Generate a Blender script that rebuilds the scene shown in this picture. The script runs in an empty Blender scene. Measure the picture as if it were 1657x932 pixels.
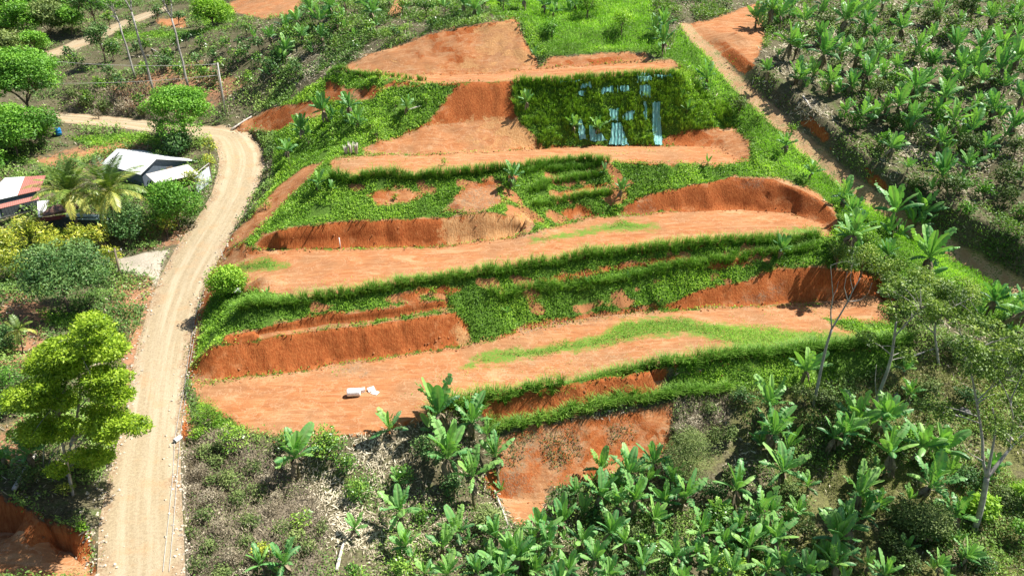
import bpy, math, random
import numpy as np
from mathutils import Vector, Matrix
from mathutils.bvhtree import BVHTree
from mathutils.geometry import delaunay_2d_cdt

rng = np.random.default_rng(11)
random.seed(11)
C = bpy.context.scene.collection
R = math.radians

# ------------------------------------------------------------------ camera, sky, sun, exposure
CAM_H, PITCH, FPX, CX, CY = 34.0, R(25.0), 1105.0, 828.5, 466.0
cam_data = bpy.data.cameras.new('camera')
cam_data.sensor_width = 36.0
cam_data.lens = 36.0 * FPX / 1657.0
cam_data.clip_start, cam_data.clip_end = 0.5, 2000.0
cam = bpy.data.objects.new('camera', cam_data)
C.objects.link(cam)
cam.location = (0, 0, CAM_H)
cam.rotation_euler = (math.pi / 2 - PITCH, 0, 0)
bpy.context.scene.camera = cam

SUN_EL, SUN_AZ = R(57.0), R(73.0)       # azimuth clockwise from +Y (the way the camera looks)
sun_dir = Vector((math.sin(SUN_AZ) * math.cos(SUN_EL), math.cos(SUN_AZ) * math.cos(SUN_EL), math.sin(SUN_EL)))
world = bpy.data.worlds.new('World')
bpy.context.scene.world = world
world.use_nodes = True
wn = world.node_tree
for n in list(wn.nodes):
    wn.nodes.remove(n)
w_out = wn.nodes.new('ShaderNodeOutputWorld')
w_bg = wn.nodes.new('ShaderNodeBackground')
w_sky = wn.nodes.new('ShaderNodeTexSky')
w_sky.sky_type = 'NISHITA'
w_sky.sun_disc = False
w_sky.sun_elevation = SUN_EL
w_sky.sun_rotation = SUN_AZ
w_bg.inputs['Strength'].default_value = 0.058
wn.links.new(w_sky.outputs[0], w_bg.inputs['Color'])
wn.links.new(w_bg.outputs[0], w_out.inputs['Surface'])
sun_data = bpy.data.lights.new('sun', 'SUN')
sun_data.energy = 5.0
sun_data.angle = R(0.5)
sun_data.color = (1.0, 0.955, 0.88)
sun = bpy.data.objects.new('sun', sun_data)
C.objects.link(sun)
sun.location = (60, 40, 120)
sun.rotation_euler = (-sun_dir).to_track_quat('-Z', 'Y').to_euler()
vs = bpy.context.scene.view_settings
vs.view_transform, vs.look, vs.gamma, vs.use_curve_mapping = 'Standard', 'None', 1.0, False
vs.exposure = 0.92
cy = bpy.context.scene.cycles
cy.max_bounces, cy.diffuse_bounces, cy.glossy_bounces, cy.transparent_max_bounces, cy.transmission_bounces = 6, 3, 2, 6, 3

# ------------------------------------------------------------------ pixel -> place helpers
SP, CP = math.sin(PITCH), math.cos(PITCH)

def ray(px, py):
    u, v = (px - CX) / FPX, (CY - py) / FPX
    return np.array((u, CP + v * SP, -SP + v * CP))

def P(px, py, z):                       # the point on that line of sight at height z
    d = ray(px, py)
    t = (z - CAM_H) / d[2]
    return np.array((t * d[0], t * d[1], z))

def Q(px, py, y):                       # the point on that line of sight at distance y
    d = ray(px, py)
    t = y / d[1]
    return np.array((t * d[0], y, CAM_H + t * d[2]))

def project(p):
    """world points (n,3) -> photo pixel x, y and depth"""
    p = np.asarray(p, float)
    zc = p[:, 1] * CP - (p[:, 2] - CAM_H) * SP
    yc = p[:, 1] * SP + (p[:, 2] - CAM_H) * CP
    zs = np.maximum(zc, 1.0)
    return CX + FPX * p[:, 0] / zs, CY - FPX * yc / zs, zc

def Pl(s):                              # 'px py z, px py z' -> list of points
    return [P(*map(float, q.split())) for q in s.split(',')]

def Ql(s):
    return [Q(*map(float, q.split())) for q in s.split(',')]

def poly(s):
    return np.array([tuple(map(float, q.split())) for q in s.split(',')])

# ------------------------------------------------------------------ the lie of the land: break lines
ROAD_L = Pl('140 990 0,157 932 0,160 850 0,170 790 0,195 700 0,210 620 0.15,222 560 0.5,240 500 1.2,258 450 2.1,285 400 3.5,318 355 5,342 315 6.6,352 282 8,355 258 9.1,350 238 9.9,345 225 10.3')
ROAD_R = Pl('304 990 0,300 932 0,297 860 0,293 780 0,292 700 0,296 650 0,300 612 0.15,306 560 0.5,318 500 1.2,335 455 2.1,362 405 3.5,393 350 5.1,418 302 6.9,428 268 8.2,426 244 9.2,412 225 9.9,385 213 10.4')
ROAD_FAR_S = Pl('265 217 10.8,200 208 11.2,150 203 11.5,105 199 12,30 200 12.4,-60 207 12.6')
ROAD_FAR_N = Pl('350 205 10.7,265 199 11,200 190 11.4,150 186 11.7,105 182 12.1,30 180 12.6,-60 182 13')
ROAD_EDGE = ROAD_R + ROAD_FAR_N + ROAD_FAR_S[::-1] + ROAD_L[::-1]
UPPER_S = Ql('-80 150 131,0 122 139,70 101 144,105 89 148,140 72 153,180 53 158,225 33 164,268 16 170')
UPPER_N = Ql('-80 140 134,0 110 143,60 93 149,100 77 153,135 60 158,180 41 164,225 22 170,268 7 176')
PATH_W = Ql('1099 38 121,1111 59 116,1137 85 111,1181 138 103,1226 181 98,1275 229 92.5,1347 293 86.5,1414 340 82.5,1491 396 77.5,1566 438 73.5,1616 471 71,1691 515 67')
PATH_E = Ql('1117 38 121.3,1131 57 116.4,1160 81 111.3,1205 132 103.3,1256 174 98.5,1308 220 92.8,1379 282 86.8,1445 328 82.8,1523 381 77.8,1600 423 73.8,1652 453 71.3,1732 498 67.3')
LINES = {
 'road_left': ROAD_L, 'road_right': ROAD_R, 'road_far_south': ROAD_FAR_S, 'road_far_north': ROAD_FAR_N,
 'upper_south': UPPER_S, 'upper_north': UPPER_N, 'path_west': PATH_W, 'path_east': PATH_E,
 'lip_right': Pl('312 990 -1.1,307 932 -1.1,304 860 -1.1,301 790 -1.1,300 730 -0.8,304 680 -0.3'),
 'lip_left': Pl('146 932 -0.5,150 900 -0.5,152 880 0'),
 # lowest terrace
 'toe1': Pl('304 615 0,330 621 0,400 611 0,480 600 0,560 586 0,650 572 0.1,740 560 0.2,800 549 0.4,860 533 0.6,940 515 0.8,1000 507 1,1080 500 1.1,1200 496 1.2,1300 490 1.3,1370 483 1.4,1412 472 1.5,1442 498 1.5,1452 530 1.3'),
 'crest1': Pl('310 598 0.7,322 580 1.6,345 561 2.6,430 547 2.9,560 529 3,650 519 3,735 506 3,752 522 1.9,770 545 0.7'),
 'bench1': Pl('350 554 2.8,430 539 3.1,560 522 3.2,650 511 3.2,722 499 3.2'),
 'strip1': Pl('365 543 3.4,430 528 3.8,500 515 4,640 498 4.1,720 487 4'),
 'crest1b': Pl('1060 494 1.6,1130 472 2.6,1200 455 3.4,1260 438 4.3,1320 433 4.8,1380 440 4.4,1430 452 3.6,1468 480 3,1480 520 2.2'),
 'front1': Pl('318 642 0,350 664 0,400 692 0,480 706 0,600 701 0,690 668 0.1,780 643 0.2,900 621 0.5,1000 606 0.7,1100 591 0.9,1200 577 1,1330 566 1.1,1440 556 1.2'),
 'fill1a': Pl('780 662 -1.2,900 641 -0.9,1000 626 -0.7,1090 612 -0.4'),
 'fill1b': Pl('800 690 -2.2,900 676 -2,1000 655 -1.6,1100 640 -1.3,1200 620 -0.8'),
 'fill1c': Pl('800 805 -6,870 812 -6.2,950 775 -5.6,1020 755 -5.2,1085 735 -4.6'),
 # second terrace
 'toe2': Pl('398 397 5.2,412 403 5.4,480 404 5.5,560 401 5.5,650 398 5.6,740 394 5.7,800 389 5.8,850 380 5.9,900 367 6.1,950 355 6.3,1000 347 6.5,1080 342 6.8,1200 338 7,1280 345 7.1,1330 362 7.1,1350 385 7'),
 'crest2': Pl('430 382 6.6,452 372 7.7,560 359 8.3,700 351 8.5,790 345 8.7,850 352 8.1,868 362 7.2'),
 'crest2b': Pl('990 342 7,1040 320 8.2,1100 300 9.6,1180 285 10.6,1250 290 10.4,1320 318 9.3,1352 345 8.3,1372 380 7.6'),
 'front2': Pl('345 470 3.2,385 500 4.3,400 495 4.9,500 482 5.4,600 470 5.5,700 455 5.5,800 440 5.6,900 424 5.8,1000 409 6.1,1100 399 6.5,1200 391 6.7,1325 381 6.8'),
 # third terrace
 'toe3': Pl('535 262 12,600 251 12.2,720 250 12.2,800 245 12.2,870 240 12.2,930 237 12.1,1000 236 12,1100 235 11.9,1160 238 11.8,1200 258 11.6'),
 'front3': Pl('515 291 11.3,540 288 11.8,640 286 11.9,700 284 11.9,760 281 11.9,820 275 11.9,900 262 11.9,950 259 11.8,985 263 11.8,1040 264 11.7,1120 263 11.6,1195 267 11.4'),
 'crest3r': Pl('1062 217 13.2,1130 211 13.6,1185 205 13.9,1212 226 13.0,1226 260 11.9'),
 'bench3': Ql('640 226 91,690 205 93,760 196 94,835 190 94,880 220 92'),
 'ramp_low': Pl('365 402 3.9,385 378 5,412 350 6.2,450 305 8.6,490 272 10.6'),
 'ramp_high': Pl('396 397 5.2,418 368 6.3,466 320 8.4,505 282 10.8'),
 # fourth terrace
 'front4': Ql('600 128 101,690 136 97.5,760 133 97.5,830 134 97.3,900 132 96.3,1000 126 97,1105 120 98.6'),
 'toe4': Ql('555 117 106,640 122 104.5,720 121 104.5,800 120 104.5,870 112 105,930 107 105,1000 101 106,1085 98 106'),
 'crest4': Ql('552 112 107.5,600 86 110,680 62 111.5,760 45 112,832 34 112.5,848 66 109.5,868 100 106.5'),
 'crest4b': Ql('890 93 107,940 86 107.5,1000 83 108,1050 84 108'),
 # cuttings on the left of the terraces, by the bend
 'toe5': Pl('380 214 10.6,410 214 10.9,445 213 11.4'),
 'crest5': Ql('412 201 110.5,440 175 110.5,510 163 105,535 180 101'),
 'trench': Ql('392 197 113,425 178 114,470 152 112.5,532 120 110'),
 # ground right of the footpath
 'cut_e': Ql('1128 33 122.1,1144 52 117,1174 68 111.9,1220 106 104,1272 142 99.1,1324 184 93.5,1395 242 87.6,1461 286 83.6,1540 338 78.6,1619 379 74.6,1672 409 72.1'),
 'cut_top': Ql('1190 52 114,1240 92 107,1296 128 102,1352 168 97,1424 222 91,1494 266 87,1572 315 82,1655 356 78,1720 385 75'),
 # bottom left
 'crest0': Pl('-60 775 2.4,0 800 2.3,50 825 2.2,100 845 1.8,138 858 1.2'),
 'toe0': Pl('-60 868 -0.5,0 862 -0.5,50 866 -0.5,90 880 -0.5,118 893 -0.5,140 915 -0.5'),
 'drive_n': Pl('190 415 3,240 412 3.2,272 405 3.4'),
 'drive_s': Pl('192 440 2.9,240 450 2.4,252 462 2'),
}
SPOTS = (Pl('60 460 2.6,0 560 1.8,60 650 1.8,0 700 2,110 800 2.1,60 780 2.2,150 560 1.5,190 480 2.3,130 520 2,0 470 2.8,'
            '130 372 5,50 350 5.6,200 380 4.4,260 330 6.4,230 300 7.4,300 330 6.2,150 290 7.6,60 290 7.5,60 410 4,150 245 9.3,250 235 9.4,100 225 10.2,30 230 10.5,0 330 6.4,'
            '400 760 -1.5,360 860 -1.6,450 820 -2.2,480 740 -1.2,420 930 -2.4,540 760 -2,600 800 -3.6,700 720 -2.2,720 800 -4.6,600 932 -5,740 932 -6.8,'
            '1000 850 -6.6,900 900 -7,1100 800 -5.6,1150 720 -3.6,1200 680 -2.6,1300 640 -1.2,1250 760 -4.6,1200 900 -7.4,1350 700 -3,1420 600 -0.4,1400 820 -6.6,1400 932 -8.6,'
            '1500 650 -2.6,1520 560 -0.4,1560 500 1.2,1600 600 -1.4,1657 560 -0.4,1657 650 -3,1560 760 -5.4,1657 750 -5.4,1600 860 -7.8,1657 932 -9.2,1620 505 0.8,'
            '1400 400 6,1480 420 4.4,1440 370 6.6,1550 450 2.6,1460 450 4,'
            '560 232 12.6,500 235 12.8,470 255 11.6,600 185 16,530 200 14.6,640 160 18,600 320 10.2,700 310 10.4,900 310 9.6,1050 285 10.4,'
            '600 505 4.5,850 480 3.6,1000 465 3.4,1100 440 4,1220 425 5')
       + Ql('1240 210 96,1215 180 99,1180 150 101,1150 120 104,1120 90 107,1270 260 90,1340 300 85,950 60 112,900 30 118,1050 30 117,1000 60 113,900 160 95.5,1000 160 95.5,1100 150 96.5,1000 200 93,900 200 92.5,1100 190 94,'
            '250 150 121,215 120 127,300 110 127,330 160 119,420 120 121,300 60 139,400 60 131,500 70 122,330 30 148,440 20 136,600 40 120,700 30 119,560 10 128,800 10 121,210 80 141,60 160 122,20 140 125,150 160 119,'
            '50 50 168,0 20 185,120 30 176,170 10 182,'
            '1500 200 92,1400 150 100,1500 100 108,1657 200 91,1657 100 106,1600 300 82,1657 330 79,1300 80 111,1250 40 118,1500 0 132,1657 0 130,1300 0 129,1180 10 126,1400 60 116'))
EDGE = [np.array(q, float) for q in (
 (-60, 12, -1), (-30, 12, 0), (-12, 12, -1.5), (0, 12, -6), (30, 12, -11), (80, 12, -12), (150, 20, -9), (150, 60, -2), (150, 110, 18), (150, 200, 45),
 (-70, 30, 2), (-110, 40, 2), (-160, 70, 4), (-160, 130, 12), (-190, 200, 24), (-260, 320, 60), (-120, 320, 70), (0, 320, 78), (140, 320, 84), (260, 320, 84),
 (0, 190, 44), (80, 180, 46), (-70, 200, 38), (-120, 230, 42), (60, 150, 36), (0, 150, 34), (220, 200, 52), (260, 80, 14), (-260, 120, 12), (-260, 20, 2), (260, 12, -6), (-30, 165, 32))]

def spacing(y):
    return max(0.42, 0.0105 * y)

def build_land():
    pts, fixed, edges, kind = [], [], [], []
    for name, ln in LINES.items():
        prev = None
        for a, b in zip(ln[:-1], ln[1:]):
            L = np.linalg.norm((b - a)[:2])
            n = max(1, int(round(L / (spacing(0.5 * (a[1] + b[1])) * 1.1))))
            for i in range(n + (1 if b is ln[-1] else 0)):
                pts.append(a + (b - a) * (i / n))
                if prev is not None:
                    edges.append((prev, len(pts) - 1))
                prev = len(pts) - 1
    n_line = len(pts)
    pts += list(SPOTS) + EDGE
    n_fix = len(pts)
    fx = np.array(pts)
    # jittered rows of free points, finer nearer the viewer
    free = []
    y = 12.0
    while y < 330:
        s = spacing(y)
        half = 0.86 * y + 18
        xs = np.arange(-half, half, s)
        free.append(np.stack([xs + rng.uniform(-.22, .22, len(xs)) * s + (s / 2 if len(free) % 2 else 0), y + rng.uniform(-.22, .22, len(xs)) * s], 1))
        for sgn in (-1, 1):
            xo = half + np.cumsum(s * 1.3 ** np.arange(1, 14))
            xo = xo[xo < 262]
            free.append(np.stack([sgn * xo, np.full(len(xo), y)], 1))
        y += s * 0.88
    free = np.concatenate(free)
    # keep free points clear of the fixed ones (hash grid)
    cell = 1.2
    from collections import defaultdict
    g = defaultdict(list)
    for i, p in enumerate(fx):
        g[(int(p[0] // cell), int(p[1] // cell))].append(i)
    keep = np.ones(len(free), bool)
    for k, (x, y) in enumerate(free):
        cx_, cy_ = int(x // cell), int(y // cell)
        r2 = (0.62 * spacing(y)) ** 2
        for i in range(cx_ - 1, cx_ + 2):
            for j in range(cy_ - 1, cy_ + 2):
                for q in g.get((i, j), ()):
                    if (fx[q, 0] - x) ** 2 + (fx[q, 1] - y) ** 2 < r2:
                        keep[k] = False
    free = free[keep]
    xy = np.concatenate([fx[:, :2], free])
    v2, e2, f2, ov, oe, of = delaunay_2d_cdt([Vector(p) for p in xy], edges, [], 0, 1e-4)
    n = len(v2)
    V = np.array([(v[0], v[1], 0.0) for v in v2])
    hard = np.zeros(n, bool); soft = np.zeros(n, bool)
    for i, o in enumerate(ov):
        for q in o:
            if q < n_line:
                hard[i] = True; V[i, 2] = fx[q, 2]
            elif q < n_fix:
                soft[i] = True; V[i, 2] = fx[q, 2]
    F = np.array([f for f in f2 if len(f) == 3])
    E = np.unique(np.sort(np.concatenate([F[:, [0, 1]], F[:, [1, 2]], F[:, [2, 0]]]), 1), axis=0)
    L = np.linalg.norm(V[E[:, 0], :2] - V[E[:, 1], :2], axis=1)
    w = 1.0 / np.maximum(L, 0.05)
    a, b = E[:, 0], E[:, 1]
    deg = np.bincount(a, w, n) + np.bincount(b, w, n)
    def lap(z):
        d = w * (z[a] - z[b])
        return np.bincount(a, d, n) - np.bincount(b, d, n)
    def solve(fix, z):
        u = ~fix
        rhs = -lap(np.where(fix, z, 0.0)) * u
        x = np.where(u, z, 0.0)
        r = (rhs - lap(x)) * u
        m = 1.0 / deg
        p = r * m; zr = r * m; rz = (r * zr).sum()
        for _ in range(900):
            Ap = lap(p) * u
            al = rz / (p * Ap).sum()
            x += al * p; r -= al * Ap
            zr = r * m * u; rz2 = (r * zr).sum()
            if rz2 < 1e-7: break
            p = zr + (rz2 / rz) * p; rz = rz2
        return np.where(fix, z, x)
    fix = hard | soft
    z0 = V[:, 2].copy(); z0[~fix] = V[fix, 2].mean()
    z = solve(fix, z0)
    for it in range(60):                      # ease the spot heights, keep the break lines
        av = (np.bincount(a, w * z[b], n) + np.bincount(b, w * z[a], n)) / deg
        z = np.where(hard, z, z + 0.6 * (av - z))
    V[:, 2] = z
    return V, F, hard

LV, LF, L_hard = build_land()

def subdivide(V, F, hard):
    n = len(V)
    E = np.sort(np.concatenate([F[:, [0, 1]], F[:, [1, 2]], F[:, [2, 0]]]), 1)
    U, inv = np.unique(E, axis=0, return_inverse=True)
    inv = inv.reshape(-1)
    M = 0.5 * (V[U[:, 0]] + V[U[:, 1]])
    m = len(F)
    ab, bc, ca = n + inv[:m], n + inv[m:2 * m], n + inv[2 * m:]
    a, b, c = F.T
    F2 = np.concatenate([np.stack(q, 1) for q in ((a, ab, ca), (ab, b, bc), (ca, bc, c), (ab, bc, ca))])
    return np.concatenate([V, M]), F2, np.concatenate([hard, hard[U[:, 0]] & hard[U[:, 1]]])

LV, LF, L_hard = subdivide(LV, LF, L_hard)

def vnoise(x, y, seed=0):
    """value noise on the plane, -1..1"""
    xi, yi = np.floor(x).astype(int), np.floor(y).astype(int)
    fx_, fy_ = x - xi, y - yi
    fx_, fy_ = fx_ * fx_ * (3 - 2 * fx_), fy_ * fy_ * (3 - 2 * fy_)
    def h(i, j):
        k = (i * 374761393 + j * 668265263 + seed * 974711) & 0xffffffff
        k = ((k ^ (k >> 13)) * 1274126177) & 0xffffffff
        return ((k ^ (k >> 16)) & 0xffff) / 32767.5 - 1
    return (h(xi, yi) * (1 - fx_) + h(xi + 1, yi) * fx_) * (1 - fy_) + (h(xi, yi + 1) * (1 - fx_) + h(xi + 1, yi + 1) * fx_) * fy_

def poly_sd(px, py, pg):
    """signed distance in pixels, positive inside"""
    d2 = np.full(len(px), 1e12); inside = np.zeros(len(px), bool)
    for (x0, y0), (x1, y1) in zip(pg, np.roll(pg, -1, axis=0)):
        ex, ey = x1 - x0, y1 - y0
        t = np.clip(((px - x0) * ex + (py - y0) * ey) / (ex * ex + ey * ey + 1e-9), 0, 1)
        d2 = np.minimum(d2, (px - x0 - t * ex) ** 2 + (py - y0 - t * ey) ** 2)
        if y1 != y0:
            c = ((y0 <= py) != (y1 <= py)) & (px < x0 + (py - y0) / (y1 - y0) * ex)
            inside ^= c
    return np.where(inside, 1, -1) * np.sqrt(d2)

def zone(V, polys, lim=2.0):
    """signed distance in metres to the union of outlined areas of ground, clamped"""
    px, py, dz = project(V)
    ok = dz > 5
    out = np.full(len(V), -lim)
    for pg in polys:
        x0, y0 = pg.min(0) - 60; x1, y1 = pg.max(0) + 60
        m = ok & (px > x0) & (px < x1) & (py > y0) & (py < y1)
        if m.any():
            out[m] = np.maximum(out[m], poly_sd(px[m], py[m], pg) * dz[m] / FPX)
    return np.clip(out, -lim, lim)

# ------------------------------------------------------------------ node helpers and materials
def new_mat(name):
    m = bpy.data.materials.new(name)
    m.use_nodes = True
    nt = m.node_tree
    for n in list(nt.nodes):
        nt.nodes.remove(n)
    out = nt.nodes.new('ShaderNodeOutputMaterial')
    return m, nt, out

class NT:
    """a small hand for wiring node trees"""
    def __init__(s, nt): s.nt = nt
    def node(s, t, **kw):
        n = s.nt.nodes.new(t)
        for k, v in kw.items(): setattr(n, k, v)
        return n
    def set(s, sock, v):
        if isinstance(v, bpy.types.NodeSocket): s.nt.links.new(v, sock)
        elif isinstance(v, (tuple, list)) and len(v) == 3 and sock.type == 'RGBA': sock.default_value = (*v, 1)
        else: sock.default_value = v
    def math(s, op, a, b=0.0, c=0.0, clamp=False):
        n = s.node('ShaderNodeMath', operation=op, use_clamp=clamp)
        s.set(n.inputs[0], a); s.set(n.inputs[1], b)
        if op in ('SMOOTH_MIN', 'MULTIPLY_ADD'): s.set(n.inputs[2], c)
        return n.outputs[0]
    def attr(s, name, kind='Fac'):
        return s.node('ShaderNodeAttribute', attribute_name=name).outputs[kind]
    def pos(s):
        return s.node('ShaderNodeNewGeometry').outputs['Position']
    def scale(s, v, sc):
        n = s.node('ShaderNodeVectorMath', operation='MULTIPLY')
        s.set(n.inputs[0], v); n.inputs[1].default_value = sc if isinstance(sc, (tuple, list)) else (sc,) * 3
        return n.outputs[0]
    def noise(s, vec, scale, detail=4, rough=0.6, dist=0.0):
        n = s.node('ShaderNodeTexNoise')
        s.set(n.inputs['Vector'], vec)
        n.inputs['Scale'].default_value, n.inputs['Detail'].default_value = scale, detail
        n.inputs['Roughness'].default_value, n.inputs['Distortion'].default_value = rough, dist
        return n.outputs[0]
    def vor(s, vec, scale, feature='F1', out=0):
        n = s.node('ShaderNodeTexVoronoi', feature=feature)
        s.set(n.inputs['Vector'], vec); n.inputs['Scale'].default_value = scale
        return n.outputs[out]
    def ramp(s, f, lo, hi, a=0.0, b=1.0):
        n = s.node('ShaderNodeMapRange', interpolation_type='SMOOTHSTEP')
        s.set(n.inputs[0], f)
        for i, v in ((1, lo), (2, hi), (3, a), (4, b)): n.inputs[i].default_value = v
        return n.outputs[0]
    def mix(s, f, a, b, mode='MIX'):
        n = s.node('ShaderNodeMix', data_type='RGBA', blend_type=mode)
        s.set(n.inputs[0], f); s.set(n.inputs[6], a); s.set(n.inputs[7], b)
        return n.outputs[2]
    def bump(s, h, strength, dist, normal=None):
        n = s.node('ShaderNodeBump')
        n.inputs['Strength'].default_value, n.inputs['Distance'].default_value = strength, dist
        s.set(n.inputs['Height'], h)
        if normal is not None: s.set(n.inputs['Normal'], normal)
        return n.outputs[0]
    def bsdf(s, color, rough=0.9, normal=None, spec=0.2, metal=0.0):
        n = s.node('ShaderNodeBsdfPrincipled')
        s.set(n.inputs['Base Color'], color); s.set(n.inputs['Roughness'], rough)
        n.inputs['Specular IOR Level'].default_value = spec
        n.inputs['Metallic'].default_value = metal
        if normal is not None: s.set(n.inputs['Normal'], normal)
        return n.outputs[0]

def plain_mat(name, col, rough=0.7, var=0.25, scale=3.0, bump=0.0, bscale=20.0, metal=0.0, spec=0.3):
    m, nt, out = new_mat(name)
    k = NT(nt)
    o = k.node('ShaderNodeTexCoord').outputs['Object']
    f = k.noise(o, scale, 5, 0.65)
    c = k.mix(k.ramp(f, 0.3, 0.7), tuple(x * (1 - var) for x in col), tuple(min(1, x * (1 + var)) for x in col))
    nrm = k.bump(k.noise(o, bscale, 4), 0.5, bump) if bump else None
    nt.links.new(k.bsdf(c, rough, nrm, spec, metal), out.inputs[0])
    return m

LEAF_GAIN = 1.6
def leaf_mat(name, dark, mid, bright, rough=0.5, transl=0.25, spec=0.3, rib=None, objvar=0.22):
    """leaf colours from the 'tint' of every leaf, a little different from plant to plant"""
    m, nt, out = new_mat(name)
    k = NT(nt)
    t = k.attr('tint')
    rnd = k.node('ShaderNodeObjectInfo').outputs['Random']
    t = k.math('ADD', t, k.math('MULTIPLY', k.math('SUBTRACT', rnd, 0.5), objvar))
    r = k.node('ShaderNodeValToRGB')
    k.set(r.inputs[0], t)
    e = r.color_ramp.elements
    e[0].position, e[0].color = 0.05, (*dark, 1)
    e[1].position, e[1].color = 0.95, (*bright, 1)
    x = e.new(0.5); x.color = (*mid, 1)
    c = k.mix(1.0, r.outputs[0], (LEAF_GAIN,) * 3, 'MULTIPLY')
    if rib: c = k.mix(k.attr('rib'), c, rib)
    tr = k.node('ShaderNodeBsdfTranslucent')
    k.set(tr.inputs['Color'], k.mix(1.0, c, (1.0, 1.15, 0.45), 'MULTIPLY'))
    mx = k.node('ShaderNodeMixShader')
    mx.inputs[0].default_value = transl
    nt.links.new(k.bsdf(c, rough, None, spec), mx.inputs[1])
    nt.links.new(tr.outputs[0], mx.inputs[2])
    nt.links.new(mx.outputs[0], out.inputs[0])
    return m

def ground_mat():
    m, nt, out = new_mat('earth_and_litter')
    k = NT(nt)
    p = k.pos()
    n_big, n_mid, n_fine = k.noise(p, 0.16, 5), k.noise(p, 0.9, 6, 0.65), k.noise(p, 5.5, 5, 0.7)
    edge = k.math('ADD', k.math('MULTIPLY', k.math('SUBTRACT', n_mid, 0.5), 2.2), k.math('MULTIPLY', k.math('SUBTRACT', n_fine, 0.5), 1.1))
    def mask(name, w=0.22, amp=1.0):
        return k.ramp(k.math('ADD', k.attr(name), k.math('MULTIPLY', edge, amp)), -w, w)
    # open ground: grey-brown litter, weeds, straw
    straw = k.noise(k.scale(p, (1, 1, 1)), 3.2, 6, 0.75, 1.5)
    base = k.mix(k.ramp(n_fine, 0.3, 0.72), (0.06, 0.052, 0.029), (0.18, 0.16, 0.092))
    base = k.mix(k.ramp(k.math('ADD', straw, k.math('MULTIPLY', n_mid, 0.5)), 0.83, 0.98), base, (0.42, 0.37, 0.30))
    weeds = k.ramp(k.math('ADD', n_mid, k.math('MULTIPLY', n_big, 0.8)), 0.90, 1.10)
    base = k.mix(k.math('MULTIPLY', weeds, 0.8), base, k.mix(n_fine, (0.05, 0.075, 0.02), (0.12, 0.17, 0.045)))
    moss = k.math('MULTIPLY', mask('moss', 0.8, 1.5), k.ramp(k.math('ADD', n_mid, k.math('MULTIPLY', n_fine, 0.5)), 0.55, 0.85))
    base = k.mix(moss, base, k.mix(k.ramp(n_fine, 0.3, 0.7), (0.085, 0.095, 0.03), (0.21, 0.205, 0.08)))
    # dry scrub by the road
    base = k.mix(mask('dry', 0.5), base, k.mix(k.ramp(n_fine, 0.3, 0.7), (0.09, 0.075, 0.05), (0.27, 0.225, 0.17)))
    # green ground under the weeds of the slopes
    green = k.mix(k.ramp(n_fine, 0.3, 0.75), (0.05, 0.10, 0.015), (0.13, 0.24, 0.035))
    green = k.mix(k.ramp(k.math('ADD', k.attr('bare'), k.math('MULTIPLY', edge, 0.25)), -0.1, 0.1), green, k.mix(n_fine, (0.30, 0.11, 0.04), (0.42, 0.21, 0.095)))
    c = k.mix(mask('green', 0.3), base, green)
    earthy = k.math('MULTIPLY', mask('earthy', 0.5, 1.5), k.ramp(k.math('ADD', n_mid, k.math('MULTIPLY', n_fine, 0.6)), 0.66, 0.84))
    c = k.mix(earthy, c, k.mix(n_fine, (0.24, 0.105, 0.05), (0.42, 0.24, 0.14)))
    # bare red earth: trampled pads are paler and oranger, the cut faces deep red
    n_soil = k.noise(k.scale(p, (0.35, 1.3, 1)), 1.5, 7, 0.7, 0.6)
    pad = k.mix(k.ramp(n_soil, 0.32, 0.68), (0.335, 0.124, 0.045), (0.45, 0.212, 0.092))
    pad = k.mix(k.ramp(k.noise(k.scale(p, (0.5, 1, 1)), 0.42, 6, 0.68, 0.8), 0.52, 0.68), pad, k.mix(n_soil, (0.43, 0.23, 0.105), (0.54, 0.33, 0.175)))
    pad = k.mix(k.ramp(n_big, 0.42, 0.66), pad, k.mix(n_soil, (0.27, 0.125, 0.055), (0.38, 0.205, 0.098)))
    pad = k.mix(k.ramp(n_fine, 0.62, 0.78), pad, (0.47, 0.28, 0.145))
    pad = k.mix(k.ramp(k.noise(p, 9.0, 3), 0.66, 0.76), pad, (0.22, 0.10, 0.045))
    trk = k.noise(k.scale(p, (0.16, 1.6, 0.3)), 1.2, 5, 0.6, 0.8)
    pad = k.mix(k.math('MULTIPLY', k.ramp(trk, 0.55, 0.60), 0.35), pad, (0.25, 0.10, 0.045))
    pad = k.mix(k.math('MULTIPLY', k.ramp(trk, 0.42, 0.37), 0.45), pad, (0.46, 0.27, 0.15))
    vein = k.math('ABSOLUTE', k.math('SUBTRACT', k.noise(p, 0.55, 6, 0.62, 0.5), 0.5))
    pad = k.mix(k.math('MULTIPLY', k.ramp(vein, 0.016, 0.004), 0.55), pad, (0.50, 0.30, 0.17))
    fleck = k.ramp(k.noise(p, 2.0, 8, 0.8, 1.0), 0.62, 0.72)
    pad = k.mix(k.math('MULTIPLY', fleck, mask('weedy', 0.6)), pad, (0.13, 0.19, 0.045))
    thatch = k.ramp(k.noise(k.scale(p, (0.6, 2.2, 1)), 2.6, 8, 0.8, 2.0), 0.52, 0.64)
    pad = k.mix(k.math('MULTIPLY', thatch, mask('weedy', 0.9, 0.5)), pad, (0.42, 0.33, 0.20))
    streak = k.noise(k.scale(p, (1, 1, 0.12)), 5.5, 5, 0.7)
    red = k.mix(k.ramp(streak, 0.3, 0.7), (0.28, 0.070, 0.019), (0.42, 0.140, 0.043))
    red = k.mix(k.ramp(k.math('ADD', n_mid, k.math('MULTIPLY', n_big, 0.6)), 0.86, 1.05), red, (0.45, 0.18, 0.07))
    pale = k.mix(k.ramp(streak, 0.3, 0.72), (0.42, 0.20, 0.075), (0.56, 0.33, 0.15))
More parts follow.
